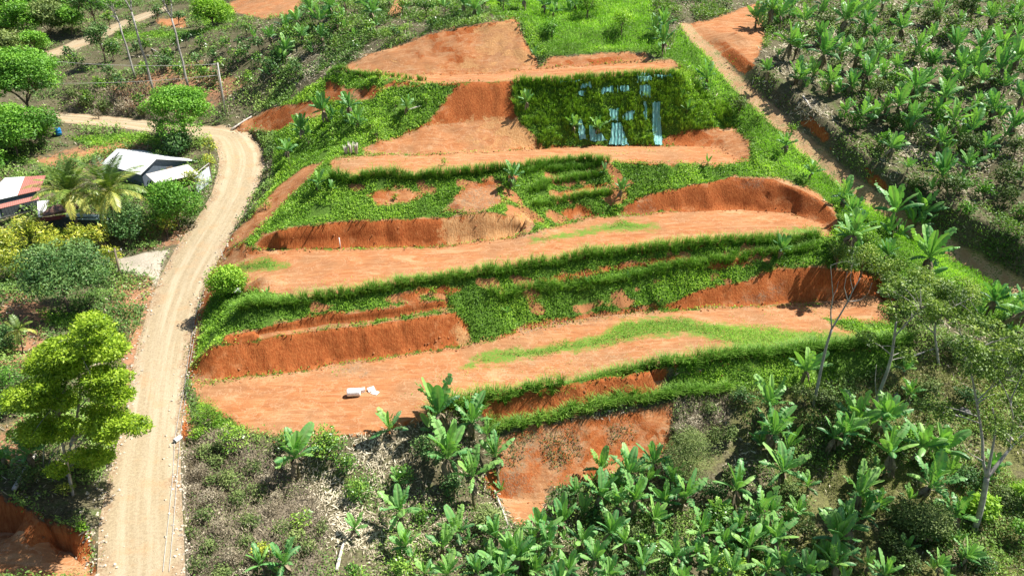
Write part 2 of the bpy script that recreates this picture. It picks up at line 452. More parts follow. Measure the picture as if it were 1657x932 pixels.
    red = k.mix(mask('pale', 0.5, 2.2), red, pale)
    geo = k.node('ShaderNodeNewGeometry')
    sep = k.node('ShaderNodeSeparateXYZ')
    nt.links.new(geo.outputs['True Normal'], sep.inputs[0])
    flat = k.ramp(k.math('ADD', sep.outputs[2], k.math('MULTIPLY', k.math('SUBTRACT', n_mid, 0.5), 0.2)), 0.70, 0.84)
    soil = k.mix(flat, red, pad)
    grey = k.mix(k.ramp(n_fine, 0.35, 0.65), (0.10, 0.085, 0.05), (0.29, 0.235, 0.165))
    soil = k.mix(k.math('MULTIPLY', mask('grey', 0.6, 2.0), k.ramp(straw, 0.42, 0.62, 0.0, 0.75)), soil, grey)
    m_soil = mask('soil', 0.16, 0.8)
    c = k.mix(m_soil, c, soil)
    lush = k.math('MULTIPLY', mask('lush', 0.35), k.ramp(n_fine, 0.3, 0.55, 0.35, 1.0))
    c = k.mix(lush, c, k.mix(n_fine, (0.07, 0.15, 0.02), (0.17, 0.30, 0.045)))
    path = k.mix(k.ramp(n_mid, 0.35, 0.65), (0.38, 0.225, 0.115), (0.52, 0.34, 0.20))
    path = k.mix(k.ramp(k.math('ADD', n_fine, k.math('MULTIPLY', n_mid, 0.6)), 0.80, 0.95), path, (0.12, 0.16, 0.04))
    c = k.mix(mask('path', 0.2, 0.45), c, path)
    c = k.mix(mask('drive', 0.2, 0.5), c, k.mix(k.ramp(n_fine, 0.3, 0.7), (0.30, 0.26, 0.20), (0.46, 0.41, 0.33)))
    # relief: bucket-teeth grooves down the cut faces, clods elsewhere
    groove = k.noise(k.scale(p, (1, 0.6, 0.07)), 6.5, 4, 0.7)
    h = k.math('ADD', k.math('MULTIPLY', groove, k.math('MULTIPLY', m_soil, k.math('SUBTRACT', 1.0, flat))), k.math('MULTIPLY', n_fine, 0.5))
    h = k.math('ADD', h, k.math('MULTIPLY', k.noise(p, 18, 4), 0.16))
    nrm = k.bump(h, 0.6, 0.22)
    nt.links.new(k.bsdf(c, 0.95, nrm, 0.1), out.inputs[0])
    return m

def road_mat():
    m, nt, out = new_mat('gravel_road')
    k = NT(nt)
    p = k.pos()
    across, along = k.attr('across'), k.attr('along')
    n1, n2, n3 = k.noise(p, 0.5, 5), k.noise(p, 4.5, 6, 0.72), k.noise(p, 14, 5, 0.75)
    cmb = k.node('ShaderNodeCombineXYZ')
    k.set(cmb.inputs[0], k.math('MULTIPLY', across, 6.0)); k.set(cmb.inputs[1], k.math('MULTIPLY', along, 0.035))
    lane = k.noise(cmb.outputs[0], 1.0, 4, 0.6)
    c = k.mix(k.ramp(n2, 0.28, 0.72), (0.29, 0.225, 0.138), (0.43, 0.345, 0.22))
    c = k.mix(k.ramp(lane, 0.40, 0.66, 0.0, 0.6), c, k.mix(n3, (0.43, 0.36, 0.25), (0.58, 0.50, 0.36)))
    c = k.mix(k.math('MULTIPLY', k.ramp(n1, 0.5, 0.66), 0.35), c, (0.47, 0.28, 0.14))
    c = k.mix(k.ramp(n3, 0.62, 0.74), c, (0.60, 0.53, 0.41))
    c = k.mix(k.ramp(n3, 0.38, 0.28), c, (0.22, 0.17, 0.11))
    # earth creeping in from both verges
    side = k.math('ABSOLUTE', k.math('SUBTRACT', across, 0.5))
    verge = k.ramp(k.math('ADD', side, k.math('MULTIPLY', k.math('SUBTRACT', n1, 0.5), 0.55)), 0.33, 0.47)
    c = k.mix(k.math('MULTIPLY', verge, 0.75), c, k.mix(k.ramp(n2, 0.35, 0.65), (0.22, 0.135, 0.075), (0.42, 0.32, 0.21)))
    h = k.math('ADD', k.math('MULTIPLY', n2, 0.6), k.math('MULTIPLY', n3, 0.6))
    h = k.math('ADD', h, k.math('MULTIPLY', lane, 0.15))
    nt.links.new(k.bsdf(c, 0.95, k.bump(h, 0.6, 0.13), 0.1), out.inputs[0])
    return m

# ------------------------------------------------------------------ areas of the ground, outlined on the photograph
Z_SOIL = [poly(s) for s in (
 '303 613,330 622,560 587,740 561,860 534,1000 507,1200 496,1330 490,1412 470,1450 498,1440 522,1330 516,1440 560,1330 566,1215 576,1190 575,1100 590,1000 605,900 620,780 645,700 675,600 703,480 708,400 694,350 664,315 640',
 '770 652,900 622,1000 607,1090 594,1065 642,1000 655,900 676,790 692',
 '795 716,860 690,1000 668,1090 652,1085 720,1040 752,960 778,890 790,880 835,835 850,800 800,780 770,800 740',
 '303 613,325 578,345 560,440 545,560 528,735 505,760 530,762 556,560 588,330 622',
 '365 541,500 512,720 485,735 500,560 526,360 560',
 '1055 500,1130 470,1200 452,1260 434,1330 430,1400 440,1440 460,1450 500,1330 492,1200 498',
 '800 549,850 525,940 508,1060 490,1065 502,940 518,860 536',
 '340 470,330 440,350 412,398 396,412 404,560 402,740 395,850 381,950 355,1080 341,1200 332,1280 343,1345 358,1345 384,1320 381,1200 391,1100 399,1000 409,900 424,800 440,700 455,600 470,500 484,450 476,395 470,370 450',
 '350 412,395 396,440 352,490 306,525 262,490 270,448 303,412 350,380 378',
 '412 404,424 377,450 371,560 358,700 350,790 344,868 352,862 378,740 396,560 403',
 '715 340,745 310,770 297,800 295,812 330,780 344', '595 318,640 305,690 310,660 330,610 332', '905 345,940 335,960 350,920 362', '900 312,985 300,970 312,905 325',
 '640 478,700 466,760 462,740 474,660 486', '860 455,930 440,1060 418,1120 408,1110 418,1000 436,880 462', '1120 425,1190 415,1260 405,1250 416,1160 436',
 '1000 347,1015 328,1040 318,1110 299,1190 283,1260 287,1325 314,1352 340,1362 372,1335 366,1280 345,1200 338,1080 343',
 '536 287,536 259,600 251,720 249,800 244,870 238,1000 234,1130 233,1195 256,1190 264,1120 264,985 263,950 259,900 262,820 275,760 281,640 286',
 '582 250,598 235,640 225,690 203,735 142,830 130,828 165,838 195,870 226,892 238,800 247,640 252',
 '1065 232,1075 221,1130 210,1185 205,1212 230,1215 258,1195 260,1130 236',
 '580 124,640 120,800 117,870 110,950 103,1090 96,1108 119,1000 125,900 131,830 134,760 135,690 136,640 130',
 '550 113,600 85,680 61,760 44,835 32,850 66,876 110,800 120,640 123', '880 108,888 92,980 84,1045 85,1050 96,950 104',
 '374 214,400 196,440 173,510 163,535 182,480 200,450 213', '520 162,530 130,560 142,620 152,590 168', '690 140,640 133,620 150,560 145',
 '1100 44,1160 28,1228 4,1238 62,1218 112,1204 122,1150 78', '370 0,495 -10,480 26,420 34,380 24', '300 40,262 38,250 30,300 20', '640 0,660 0,645 25,625 24',
 '-60 778,0 803,50 828,100 848,138 860,150 880,158 940,-60 940', '300 612,310 540,335 455,350 440,348 470,325 520,316 570,310 606',
 '60 256,130 245,200 232,205 240,120 258,70 268', '285 660,303 640,312 700,300 720,296 690', '1148 60,1166 78,1205 120,1200 90,1160 55', '1290 190,1314 218,1345 245,1340 215,1315 190', '1400 290,1440 320,1435 295,1400 268')]
Z_EARTHY = [poly(s) for s in ('0 480,40 470,80 500,70 540,0 545', '195 450,248 452,240 510,205 540,175 500', '0 690,40 670,60 730,0 745', '0 560,60 540,80 565,40 595,0 600', '230 368,275 355,310 372,285 395,225 402', '205 540,240 520,225 620,200 680,190 640', '60 250,200 228,262 240,200 262,80 275', '180 140,320 100,400 130,330 180,200 180')]
Z_PALE = [poly(s) for s in (
 '676 248,692 206,760 197,838 190,880 238,800 247', '720 350,790 344,866 352,862 378,780 392,712 396', '770 45,835 32,850 66,874 110,800 119,690 117,770 90', '740 532,770 540,800 548,745 562', '640 122,560 114,600 100,680 95,720 118')]
Z_GREEN = [poly(s) for s in ('335 480,305 610,320 645,420 700,690 670,1080 600,1480 560,1400 440,1345 385,1215 220,1108 108,1092 96,560 116,520 130,440 180,445 250,440 300',
 '345 470,385 498,395 500,480 484,700 458,1000 412,1325 382,1345 430,1260 430,1200 450,1130 468,1060 490,940 510,870 522,800 540,762 528,725 484,640 494,500 510,365 541,340 560,310 600,330 520',
 '515 284,640 277,760 272,900 250,985 258,1195 267,1190 282,1100 298,1040 317,990 343,940 357,870 378,868 352,790 343,560 357,425 376,440 350,480 312',
 '800 140,835 126,1000 113,1108 109,1150 150,1215 205,1185 204,1130 210,1070 222,1000 234,900 238,870 224,838 192',
 '440 300,450 245,470 215,520 170,640 152,700 140,745 150,690 202,600 234,540 260,500 262,470 285', '530 118,610 122,690 134,640 150,560 142',
 '1098 42,1114 62,1142 86,1188 138,1234 180,1284 227,1357 290,1424 336,1502 391,1577 432,1627 464,1690 510,1600 520,1520 480,1440 445,1370 425,1340 400,1352 340,1320 315,1230 268,1215 228,1190 203,1150 150,1108 108,1080 92',
 '830 -20,1050 -20,1062 50,1098 96,1050 84,980 84,890 92,862 88,848 62', '1070 640,1090 606,1200 577,1440 556,1480 590,1400 612,1300 622,1150 640',
 '0 240,60 260,0 262', '110 225,200 215,265 225,262 240,160 240', '60 505,160 510,170 520,80 530', '330 640,350 655,390 690,340 690,312 670', '770 -10,830 -10,845 40,800 30', '320 0,385 10,380 40,330 36',
 '190 50,300 45,380 48,300 56,180 58')]
Z_LUSH = [poly(s) for s in (
 '750 592,800 566,870 562,930 553,985 535,1005 516,1100 515,1200 528,1330 538,1440 540,1440 562,1330 566,1215 575,1190 560,1120 540,1040 545,960 563,880 574,800 590',
 '850 392,920 375,990 362,1000 357,1060 364,1065 372,980 374,900 388', '385 430,430 420,468 428,440 436,390 440', '1260 372,1300 368,1330 374,1290 380')]
Z_WEEDY = [poly(s) for s in ('700 600,830 580,1000 560,1180 550,1200 575,900 620,780 645,690 668,640 650', '380 440,480 450,620 450,760 420,860 400,700 455,480 480,400 470',
 '410 602,560 590,590 602,540 612,420 616', '1400 470,1100 530,1330 520', '560 255,700 252,800 250,640 275,540 276', '930 240,1100 240,1050 252,960 255')]
Z_GREY = [poly(s) for s in ('710 345,770 300,810 310,800 335,740 346', '1000 345,1040 330,1060 340,1010 348', '840 530,1060 490,1062 505,850 540', '1190 488,1260 462,1270 476,1200 492', '790 715,860 690,880 720,830 770,790 770',
 '870 700,935 688,945 735,900 765,868 745', '980 690,1020 680,1030 710,990 722', '800 740,840 730,860 790,820 810', '590 588,540 592,545 606,590 604', '1195 285,1240 290,1235 305,1200 300', '565 236,620 225,600 250', '850 375,880 355,900 372,860 384', '1090 655,1130 640,1120 730,1080 720')]
Z_DRY = [poly(s) for s in ('296 720,330 690,400 720,500 780,540 850,510 932,430 960,300 960', '100 150,240 140,260 195,110 180', '1090 650,1180 630,1180 720,1100 740')]

road_xy = np.array([p[:2] for p in ROAD_EDGE])
upper_xy = np.array([p[:2] for p in UPPER_S + UPPER_N[::-1]])
path_xy = np.array([p[:2] for p in PATH_W + PATH_E[::-1]])
drive_xy = np.array([p[:2] for p in LINES['drive_n'] + Pl('262 440 2.3') + LINES['drive_s'][::-1]])

attrs = {'moss': zone(LV, [poly('1120 640,1200 620,1440 600,1560 560,1700 560,1700 960,1180 960,1260 760,1180 700'), poly('1080 650,1190 630,1190 730,1100 780')]), 'bare': np.full(len(LV), -1.0), 'soil': zone(LV, Z_SOIL), 'pale': zone(LV, Z_PALE), 'green': zone(LV, Z_GREEN), 'weedy': zone(LV, Z_WEEDY), 'earthy': zone(LV, Z_EARTHY), 'lush': zone(LV, Z_LUSH), 'grey': zone(LV, Z_GREY), 'dry': zone(LV, Z_DRY)}
sd_road = poly_sd(LV[:, 0], LV[:, 1], road_xy)
sd_upper = poly_sd(LV[:, 0], LV[:, 1], upper_xy)
sd_path = poly_sd(LV[:, 0], LV[:, 1], path_xy)
attrs['path'] = np.clip(sd_path, -2, 2)
attrs['drive'] = np.clip(poly_sd(LV[:, 0], LV[:, 1], drive_xy), -2, 2)

# relief too small for the break lines: clods on the earth, hummocks under the plants
rough = np.clip(1.0 - np.maximum.reduce([(attrs['soil'] + 0.5) * 0.85, sd_road + 1.0, sd_upper + 1.0, sd_path + 0.8]), 0.0, 1.0)
X, Y = LV[:, 0], LV[:, 1]
bumps = 0.16 * vnoise(X / 1.1, Y / 1.1, 1) + 0.28 * vnoise(X / 3.1, Y / 3.1, 2) + 0.45 * vnoise(X / 9, Y / 9, 3) * (Y > 60)
LV[:, 2] += rough * bumps + (1 - rough) * 0.035 * vnoise(X / 0.8, Y / 0.8, 4) * (sd_road < 0.2)
LV[:, 0] += (1 - np.clip(sd_road + 1, 0, 1)) * 0.16 * vnoise(Y / 0.9, X / 0.9, 5)
LV[:, 1] += (1 - np.clip(sd_road + 1, 0, 1)) * (0.10 * vnoise(X / 0.9, Y / 0.9, 6) + 0.20 * vnoise(X / 2.7, Y / 2.7, 7))
gul = np.clip(attrs['soil'] + 0.2, 0, 1)
LV[:, 1] += gul * (0.035 * vnoise(X / 0.9, Y / 6, 21) + 0.03 * vnoise(X / 0.4, Y / 6, 22))
far = np.clip((Y - 125) / 60, 0, 1)
LV[:, 2] += far * 2.2 * vnoise(X / 17, Y / 17, 8)

q = P(428, 448, 5.4); LV[:, 2] += 0.9 * np.exp(-((X - q[0]) ** 2 / 3.0 + (Y - q[1]) ** 2 / 1.6))
_bz = zone(LV, [poly(s) for s in ('400 500,700 462,1000 416,1325 386,1345 430,1200 450,1060 490,940 508,760 520,640 494,500 508', '560 300,760 280,985 262,1040 300,990 343,870 375,790 340,600 345')])
attrs['bare'] = np.clip(vnoise(X / 2.6, Y / 1.1, 41) + 0.6 * vnoise(X / 0.9, Y / 0.7, 42) - 0.30 + np.clip(_bz - 0.5, -1.5, 0), -1, 1)
cen = LV[LF].mean(1)
f_road = poly_sd(cen[:, 0], cen[:, 1], road_xy) > 0
f_upper = poly_sd(cen[:, 0], cen[:, 1], upper_xy) > 0

def link(name, me, parent=None):
    o = bpy.data.objects.new(name, me)
    C.objects.link(o)
    if parent is not None: o.parent = parent
    return o

def make_mesh(name, V, F, mat, smooth=False, **at):
    """V (n,3), F (m,3|4) index arrays -> mesh with float point attributes"""
    V, F = np.asarray(V, np.float32), np.asarray(F, np.int32)
    me = bpy.data.meshes.new(name)
    k = F.shape[1]
    me.vertices.add(len(V)); me.vertices.foreach_set('co', V.ravel())
    me.loops.add(F.size); me.loops.foreach_set('vertex_index', F.ravel())
    me.polygons.add(len(F)); me.polygons.foreach_set('loop_start', np.arange(0, F.size, k, dtype=np.int32))
    me.polygons.foreach_set('use_smooth', np.full(len(F), smooth))
    for nme, val in at.items():
        a = me.attributes.new(nme, 'FLOAT', 'POINT')
        a.data.foreach_set('value', np.asarray(val, np.float32))
    me.update(calc_edges=True)
    if mat is not None: me.materials.append(mat)
    return me

def sub_land(name, fm, mat, **at):
    F = LF[fm]
    used, inv = np.unique(F, return_inverse=True)
    me = make_mesh(name, LV[used], inv.reshape(F.shape), mat, True, **{k: v[used] for k, v in at.items()})
    o = link(name, me)
    o['kind'] = 'structure'
    return o

M_GROUND, M_ROAD = ground_mat(), road_mat()
sub_land('ground', ~(f_road | f_upper), M_GROUND, **attrs)

def line_param(V, ln):
    """distance along a polyline and signed side distance"""
    best = np.full(len(V), 1e9); al = np.zeros(len(V))
    acc = 0.0
    for a, b in zip(ln[:-1], ln[1:]):
        e = (b - a)[:2]; L = np.linalg.norm(e)
        t = np.clip(((V[:, :2] - a[:2]) @ e) / (L * L), 0, 1)
        d = np.linalg.norm(V[:, :2] - a[:2] - t[:, None] * e, axis=1)
        m = d < best
        best[m] = d[m]; al[m] = acc + t[m] * L
        acc += L
    return best, al
near = (sd_road > -3) | (sd_upper > -3)
across, along = np.zeros(len(LV)), np.zeros(len(LV))
for a_, b_, sd in ((ROAD_L + ROAD_FAR_S, ROAD_R + ROAD_FAR_N, sd_road), (UPPER_S, UPPER_N, sd_upper)):
    m = sd > -3
    dl, al = line_param(LV[m], a_)
    dr, _ = line_param(LV[m], b_)
    across[m] = dl / (dl + dr + 1e-6); along[m] = al
sub_land('dirt_road', f_road, M_ROAD, across=across, along=along)
sub_land('upper_dirt_road', f_upper, M_ROAD, across=across, along=along)

land_tree = BVHTree.FromPolygons([Vector(v) for v in LV.tolist()], LF.tolist())
CAMP = Vector((0, 0, CAM_H))

def at(px, py):
    """the place on the ground seen at a photo pixel"""
    h = land_tree.ray_cast(CAMP, Vector(ray(px, py)).normalized())
    return np.array(h[0]) if h[0] is not None else None

def ground_z(x, y):
    h = land_tree.ray_cast(Vector((x, y, 300)), Vector((0, 0, -1)))
    return h[0].z if h[0] is not None else 0.0

def base_for(px, py, h):
    """foot of a plant whose point at height h is seen at a photo pixel"""
    qx, qy = px, py + 4
    B = None
    for _ in range(14):
        b = at(qx, qy)
        if b is None: qy += 6; continue
        B = b
        x, y, d = project(np.array([B + (0, 0, h)]))
        qx += 0.8 * (px - x[0]); qy += 0.8 * (py - y[0])
    return B

# ------------------------------------------------------------------ leaf materials
M_BANANA = leaf_mat('banana_leaf', (0.024, 0.085, 0.036), (0.078, 0.215, 0.066), (0.21, 0.37, 0.085), 0.45, 0.28, 0.36, (0.24, 0.38, 0.14))
M_STEM = plain_mat('banana_stem', (0.17, 0.15, 0.075), 0.7, 0.45, 2.5, 0.03)
M_DEAD = plain_mat('dry_leaf', (0.23, 0.18, 0.12), 0.9, 0.4, 2.0)
M_VETIVER = leaf_mat('vetiver_blade', (0.035, 0.085, 0.010), (0.085, 0.19, 0.022), (0.20, 0.32, 0.05), 0.55, 0.22, 0.25)
M_WEED = leaf_mat('weed_leaf', (0.045, 0.105, 0.012), (0.125, 0.245, 0.022), (0.28, 0.42, 0.05), 0.5, 0.36, 0.25)
M_LAWN = leaf_mat('short_grass', (0.07, 0.15, 0.018), (0.16, 0.31, 0.035), (0.30, 0.45, 0.07), 0.55, 0.36, 0.2)
M_SCRUB = leaf_mat('scrub_leaf', (0.035, 0.06, 0.016), (0.085, 0.13, 0.035), (0.19, 0.235, 0.075), 0.6, 0.2, 0.25)
M_LITTER = leaf_mat('leaf_litter', (0.08, 0.064, 0.04), (0.235, 0.20, 0.135), (0.45, 0.40, 0.30), 0.85, 0.05, 0.2)
M_BRIGHT = leaf_mat('bright_tree_leaf', (0.036, 0.080, 0.005), (0.112, 0.195, 0.009), (0.25, 0.345, 0.026), 0.5, 0.3, 0.3)
M_GREENTREE = leaf_mat('tree_leaf', (0.03, 0.085, 0.012), (0.075, 0.19, 0.022), (0.17, 0.33, 0.04), 0.5, 0.28, 0.3)
M_DARKTREE = leaf_mat('dark_tree_leaf', (0.018, 0.05, 0.014), (0.045, 0.11, 0.028), (0.12, 0.20, 0.06), 0.5, 0.2, 0.3)
M_OLIVE = leaf_mat('olive_tree_leaf', (0.032, 0.068, 0.012), (0.105, 0.175, 0.028), (0.25, 0.32, 0.055), 0.5, 0.25, 0.35)
M_COFFEE = leaf_mat('coffee_leaf', (0.02, 0.06, 0.010), (0.055, 0.14, 0.020), (0.20, 0.32, 0.04), 0.35, 0.22, 0.5)
M_CROTON = leaf_mat('croton_leaf', (0.05, 0.10, 0.012), (0.21, 0.26, 0.024), (0.54, 0.51, 0.07), 0.4, 0.25, 0.45)
M_PALM = leaf_mat('palm_leaflet', (0.03, 0.07, 0.014), (0.12, 0.18, 0.03), (0.46, 0.42, 0.10), 0.4, 0.25, 0.5)
M_BARK_PALE = plain_mat('pale_bark', (0.36, 0.34, 0.30), 0.9, 0.3, 2.0, 0.02)
M_BARK = plain_mat('brown_bark', (0.16, 0.12, 0.085), 0.9, 0.35, 2.0, 0.03)

# ------------------------------------------------------------------ geometry builders
class Geo:
    """collects quads with a tint per vertex"""
    def __init__(s): s.V, s.F, s.T, s.R, s.n = [], [], [], [], 0
    def add(s, V, F, tint=0.5, rib=None):
        V = np.asarray(V, float).reshape(-1, 3); F = np.asarray(F, int).reshape(-1, 4)
        s.V.append(V); s.F.append(F + s.n)
        s.T.append(np.broadcast_to(np.asarray(tint, float), (len(V),)))
        s.R.append(np.zeros(len(V)) if rib is None else np.asarray(rib, float))
        s.n += len(V)
    def tube(s, pts, rad, sides=7, tint=0.5, cap=True):
        pts = np.asarray(pts, float); m = len(pts)
        rad = np.broadcast_to(np.asarray(rad, float), (m,))
        tg = np.gradient(pts, axis=0)
        tg /= np.linalg.norm(tg, axis=1)[:, None] + 1e-9
        ref = np.where(np.abs(tg[:, 2:3]) > 0.9, np.array([[1., 0, 0]]), np.array([[0, 0, 1.]]))
        a = np.cross(tg, ref); a /= np.linalg.norm(a, axis=1)[:, None] + 1e-9
        b = np.cross(tg, a)
        th = np.arange(sides) * 2 * math.pi / sides
        V = pts[:, None] + rad[:, None, None] * (np.cos(th)[None, :, None] * a[:, None] + np.sin(th)[None, :, None] * b[:, None])
        F = []
        for i in range(m - 1):
            for j in range(sides):
                q = (j + 1) % sides
                F.append((i * sides + j, i * sides + q, (i + 1) * sides + q, (i + 1) * sides + j))
        V = V.reshape(-1, 3)
        if cap:
            n0 = len(V); V = np.concatenate([V, pts[:1], pts[-1:]])
            for j in range(0, sides - 1, 2):
                F.append((n0, (j + 2) % sides, j + 1, j))
                o = (m - 1) * sides
                F.append((n0 + 1, o + j, o + j + 1, o + (j + 2) % sides))
        s.add(V, F, tint)
    def box(s, c, size, rz=0.0, tint=0.5, rx=0.0, ry=0.0):
        v = np.array([(x, y, z) for x in (-.5, .5) for y in (-.5, .5) for z in (-.5, .5)]) * size
        M = np.array(Matrix.Rotation(rz, 3, 'Z') @ Matrix.Rotation(rx, 3, 'X') @ Matrix.Rotation(ry, 3, 'Y'))
        s.add(v @ M.T + np.asarray(c, float), [(0, 1, 3, 2), (4, 6, 7, 5), (0, 4, 5, 1), (2, 3, 7, 6), (0, 2, 6, 4), (1, 5, 7, 3)], tint)
    def leaves(s, P0, D, N, L, W, tint):
        """flat pointed leaves: base P0, direction D, face normal N, arrays of length n"""
        n = len(P0)
        D = D / (np.linalg.norm(D, axis=1)[:, None] + 1e-9)
        S = np.cross(D, N); S /= np.linalg.norm(S, axis=1)[:, None] + 1e-9
        L, W = np.broadcast_to(L, (n,))[:, None], np.broadcast_to(W, (n,))[:, None]
        m = P0 + D * L * 0.5
        V = np.stack([P0, m + S * W * 0.5, P0 + D * L, m - S * W * 0.5], 1).reshape(-1, 3)
        F = np.arange(4 * n).reshape(n, 4)
        s.add(V, F, np.repeat(np.broadcast_to(tint, (n,)), 4))
    def mesh(s, name, mat, smooth=False):
        V, F = np.concatenate(s.V), np.concatenate(s.F)
        return make_mesh(name, V, F, mat, smooth, tint=np.concatenate(s.T), rib=np.concatenate(s.R))

def unit(n, r=rng):
    v = r.normal(size=(n, 3))
    return v / np.linalg.norm(v, axis=1)[:, None]

def tag(o, label=None, cat=None, group=None, kind=None):
    for k_, v_ in (('label', label), ('category', cat), ('group', group), ('kind', kind)):
        if v_ is not None: o[k_] = v_
    return o

def thing(name, label, cat, loc=(0, 0, 0), rz=0.0, group=None, scale=1.0):
    o = bpy.data.objects.new(name, None)
    C.objects.link(o)
    o.location = loc; o.rotation_euler = (0, 0, rz); o.scale = (scale,) * 3
    o.empty_display_size = 0.3
    return tag(o, label, cat, group)

def copy_thing(src, loc, rz, scale, label, cat=None, group=None, tilt=(0, 0)):
    o = src.copy(); C.objects.link(o)
    o.location = loc; o.rotation_euler = (tilt[0], tilt[1], rz); o.scale = (scale,) * 3 if np.isscalar(scale) else scale
    tag(o, label, cat, group)
    for ch in src.children:
        c = ch.copy(); C.objects.link(c); c.parent = o
        for g in ch.children:
            d = g.copy(); C.objects.link(d); d.parent = c
    return o

# ------------------------------------------------------------------ banana plants
def banana_meshes(seed, h=2.3, nl=9, L=2.3, dead=5, droop=1.0, young=False):
    r = np.random.default_rng(seed)
    st, lf, dd = Geo(), Geo(), Geo()
    lean = r.normal(0, 0.10, 2)
    zz = np.linspace(-0.3, h, 7)
    top = np.array((lean[0] * h, lean[1] * h, h))
    st.tube(np.stack([lean[0] * zz ** 2 / h, lean[1] * zz ** 2 / h, zz], 1), np.linspace(0.14, 0.075, 7) * (h / 2.3) ** 0.5, 8)
    ga = r.uniform(0, 6.28)
    for i in range(nl):
        age = i / max(1, nl - 1)                       # 0 = newest, upright
        az = ga + i * 2.4 + r.normal(0, 0.25)
        e0 = R(84 - 44 * age ** 1.1 + r.normal(0, 8))
        bend = R((14 + 74 * age ** 1.5) * droop + r.normal(0, 9))
        LL = L * (0.72 + 0.28 * math.sin(math.pi * min(1, 0.25 + age * 0.75))) * r.uniform(0.85, 1.1)
        W = LL * r.uniform(0.26, 0.34)
        m = 15
        s_ = np.linspace(0, 1, m)
        el = e0 - bend * s_ ** 1.3
        ds = LL / (m - 1)
        hx = np.concatenate([[0], np.cumsum(np.cos(el[:-1]) * ds)]); hz = np.concatenate([[0], np.cumsum(np.sin(el[:-1]) * ds)])
        o = np.array((math.cos(az), math.sin(az), 0.0)); sd = np.array((-math.sin(az), math.cos(az), 0.0))
        mid = top + o * (hx[:, None] + 0.04) + np.array((0, 0, 1.0)) * (hz[:, None] - 0.12 * age)
        up = -np.sin(el)[:, None] * o + np.cos(el)[:, None] * np.array((0, 0, 1.0))
        w = np.where(s_ < 0.13, 0.03, W * np.clip(np.sin(math.pi * np.clip((s_ - 0.10) / 0.93, 0, 1)) ** 0.55, 0.04, 1))
        if age == 0 and not young: w = w * r.uniform(0.35, 0.8)
        roll = r.normal(0, 0.35)                       # the blade turns about its rib
        fold = R(30 - 62 * age + r.normal(0, 8))       # young blades fold up, old ones hang
        tint = np.clip(0.80 - 0.42 * age + r.normal(0, 0.14), 0.05, 1.0) if r.random() > 0.07 else 1.0
        torn = age > 0.2 and r.random() < 0.8
        for sg in (-1, 1):
            f0 = fold + sg * roll
            jit = r.normal(0, 0.30 if torn else 0.05, m)
            for k_ in range(1, m - 1):
                a_, b_ = k_, k_ + 1
                fa = f0 + jit[k_]; fb = fa if torn else f0 + jit[k_ + 1]
                q = []
                for idx, fo in ((a_, fa), (b_, fb)):
                    d1 = sd * sg * math.cos(fo) + up[idx] * math.sin(fo)
                    d2 = sd * sg * math.cos(fo - 0.45) + up[idx] * math.sin(fo - 0.45)
                    sweep = (mid[min(idx + 1, m - 1)] - mid[idx]) * 0.55
                    e1 = mid[idx] + d1 * w[idx] * 0.26 + sweep * 0.3
                    e2 = e1 + d2 * w[idx] * 0.26 + sweep * 0.5
                    q += [mid[idx], e1, e2]
                if torn and k_ % 3 == 0 and s_[k_] > 0.2:
                    q[5] = q[5] + (q[2] - q[5]) * r.uniform(0.3, 0.7)
                tt = tint + r.normal(0, 0.05)
                lf.add(q, [(0, 1, 4, 3), (1, 2, 5, 4)], tt, (1, 0, 0, 1, 0, 0))
        lf.tube(mid[:10], np.linspace(0.032, 0.012, 10), 4, min(1.0, tint + 0.2), False)
    for i in range(int(dead * 1.2)):
        az = r.uniform(0, 6.28); LL = r.uniform(0.5, 1.6) * L / 2.3
        o = np.array((math.cos(az), math.sin(az), 0)); sd = np.array((-math.sin(az), math.cos(az), 0))
        s_ = np.linspace(0, 1, 6)
        out = 0.08 + 0.10 * np.sin(s_ * 5) * r.uniform(-0.5, 1.0) + s_ * r.uniform(0.05, 0.45)
        mid = top * (1, 1, 0) + o * out[:, None] + np.array((0, 0, 1)) * (h * 0.97 + 0.12 * np.sin(s_ * 3) - s_ * LL)[:, None]
        ww = np.array((0.03, 0.10, 0.17, 0.19, 0.14, 0.03)) * r.uniform(0.6, 1.2)
        tw = np.cumsum(r.normal(0, 0.35, 6))
        ax = sd * np.cos(tw)[:, None] + o * np.sin(tw)[:, None]
        V = np.concatenate([mid - ax * ww[:, None], mid + ax * ww[:, None]])
        dd.add(V, [(k_, k_ + 1, k_ + 7, k_ + 6) for k_ in range(5)])
    return st, lf, dd

BANANA = []
for i, (hh, nl, L, dead, dr, yg) in enumerate([(1.9, 12, 2.3, 6, 1.0, 0), (1.6, 11, 2.2, 5, 0.85, 0), (2.3, 13, 2.4, 8, 1.1, 0), (1.3, 10, 2.1, 3, 0.75, 0),
                                               (1.8, 14, 2.2, 7, 1.0, 0), (2.2, 10, 2.5, 6, 1.25, 0), (2.0, 9, 2.6, 9, 1.15, 0), (1.5, 12, 2.0, 6, 0.95, 0), (2.5, 11, 2.2, 9, 0.8, 0), (1.2, 8, 2.4, 4, 0.9, 0), (0.7, 6, 1.5, 1, 0.7, 1), (0.4, 5, 1.2, 0, 0.8, 1)]):
    st, lf, dd = banana_meshes(100 + i, hh, nl, L, dead, dr, bool(yg))
    BANANA.append((st.mesh('pseudostem', M_STEM, True), lf.mesh('leaf_crown', M_BANANA), dd.mesh('dead_leaf_skirt', M_DEAD) if dead else None, hh, L))

SUCKER = []
for i in range(3):
    _, lf, _ = banana_meshes(150 + i, 0.55, 6, 1.25, 0, 0.7, True)
    SUCKER.append(lf.mesh('sucker', M_BANANA))

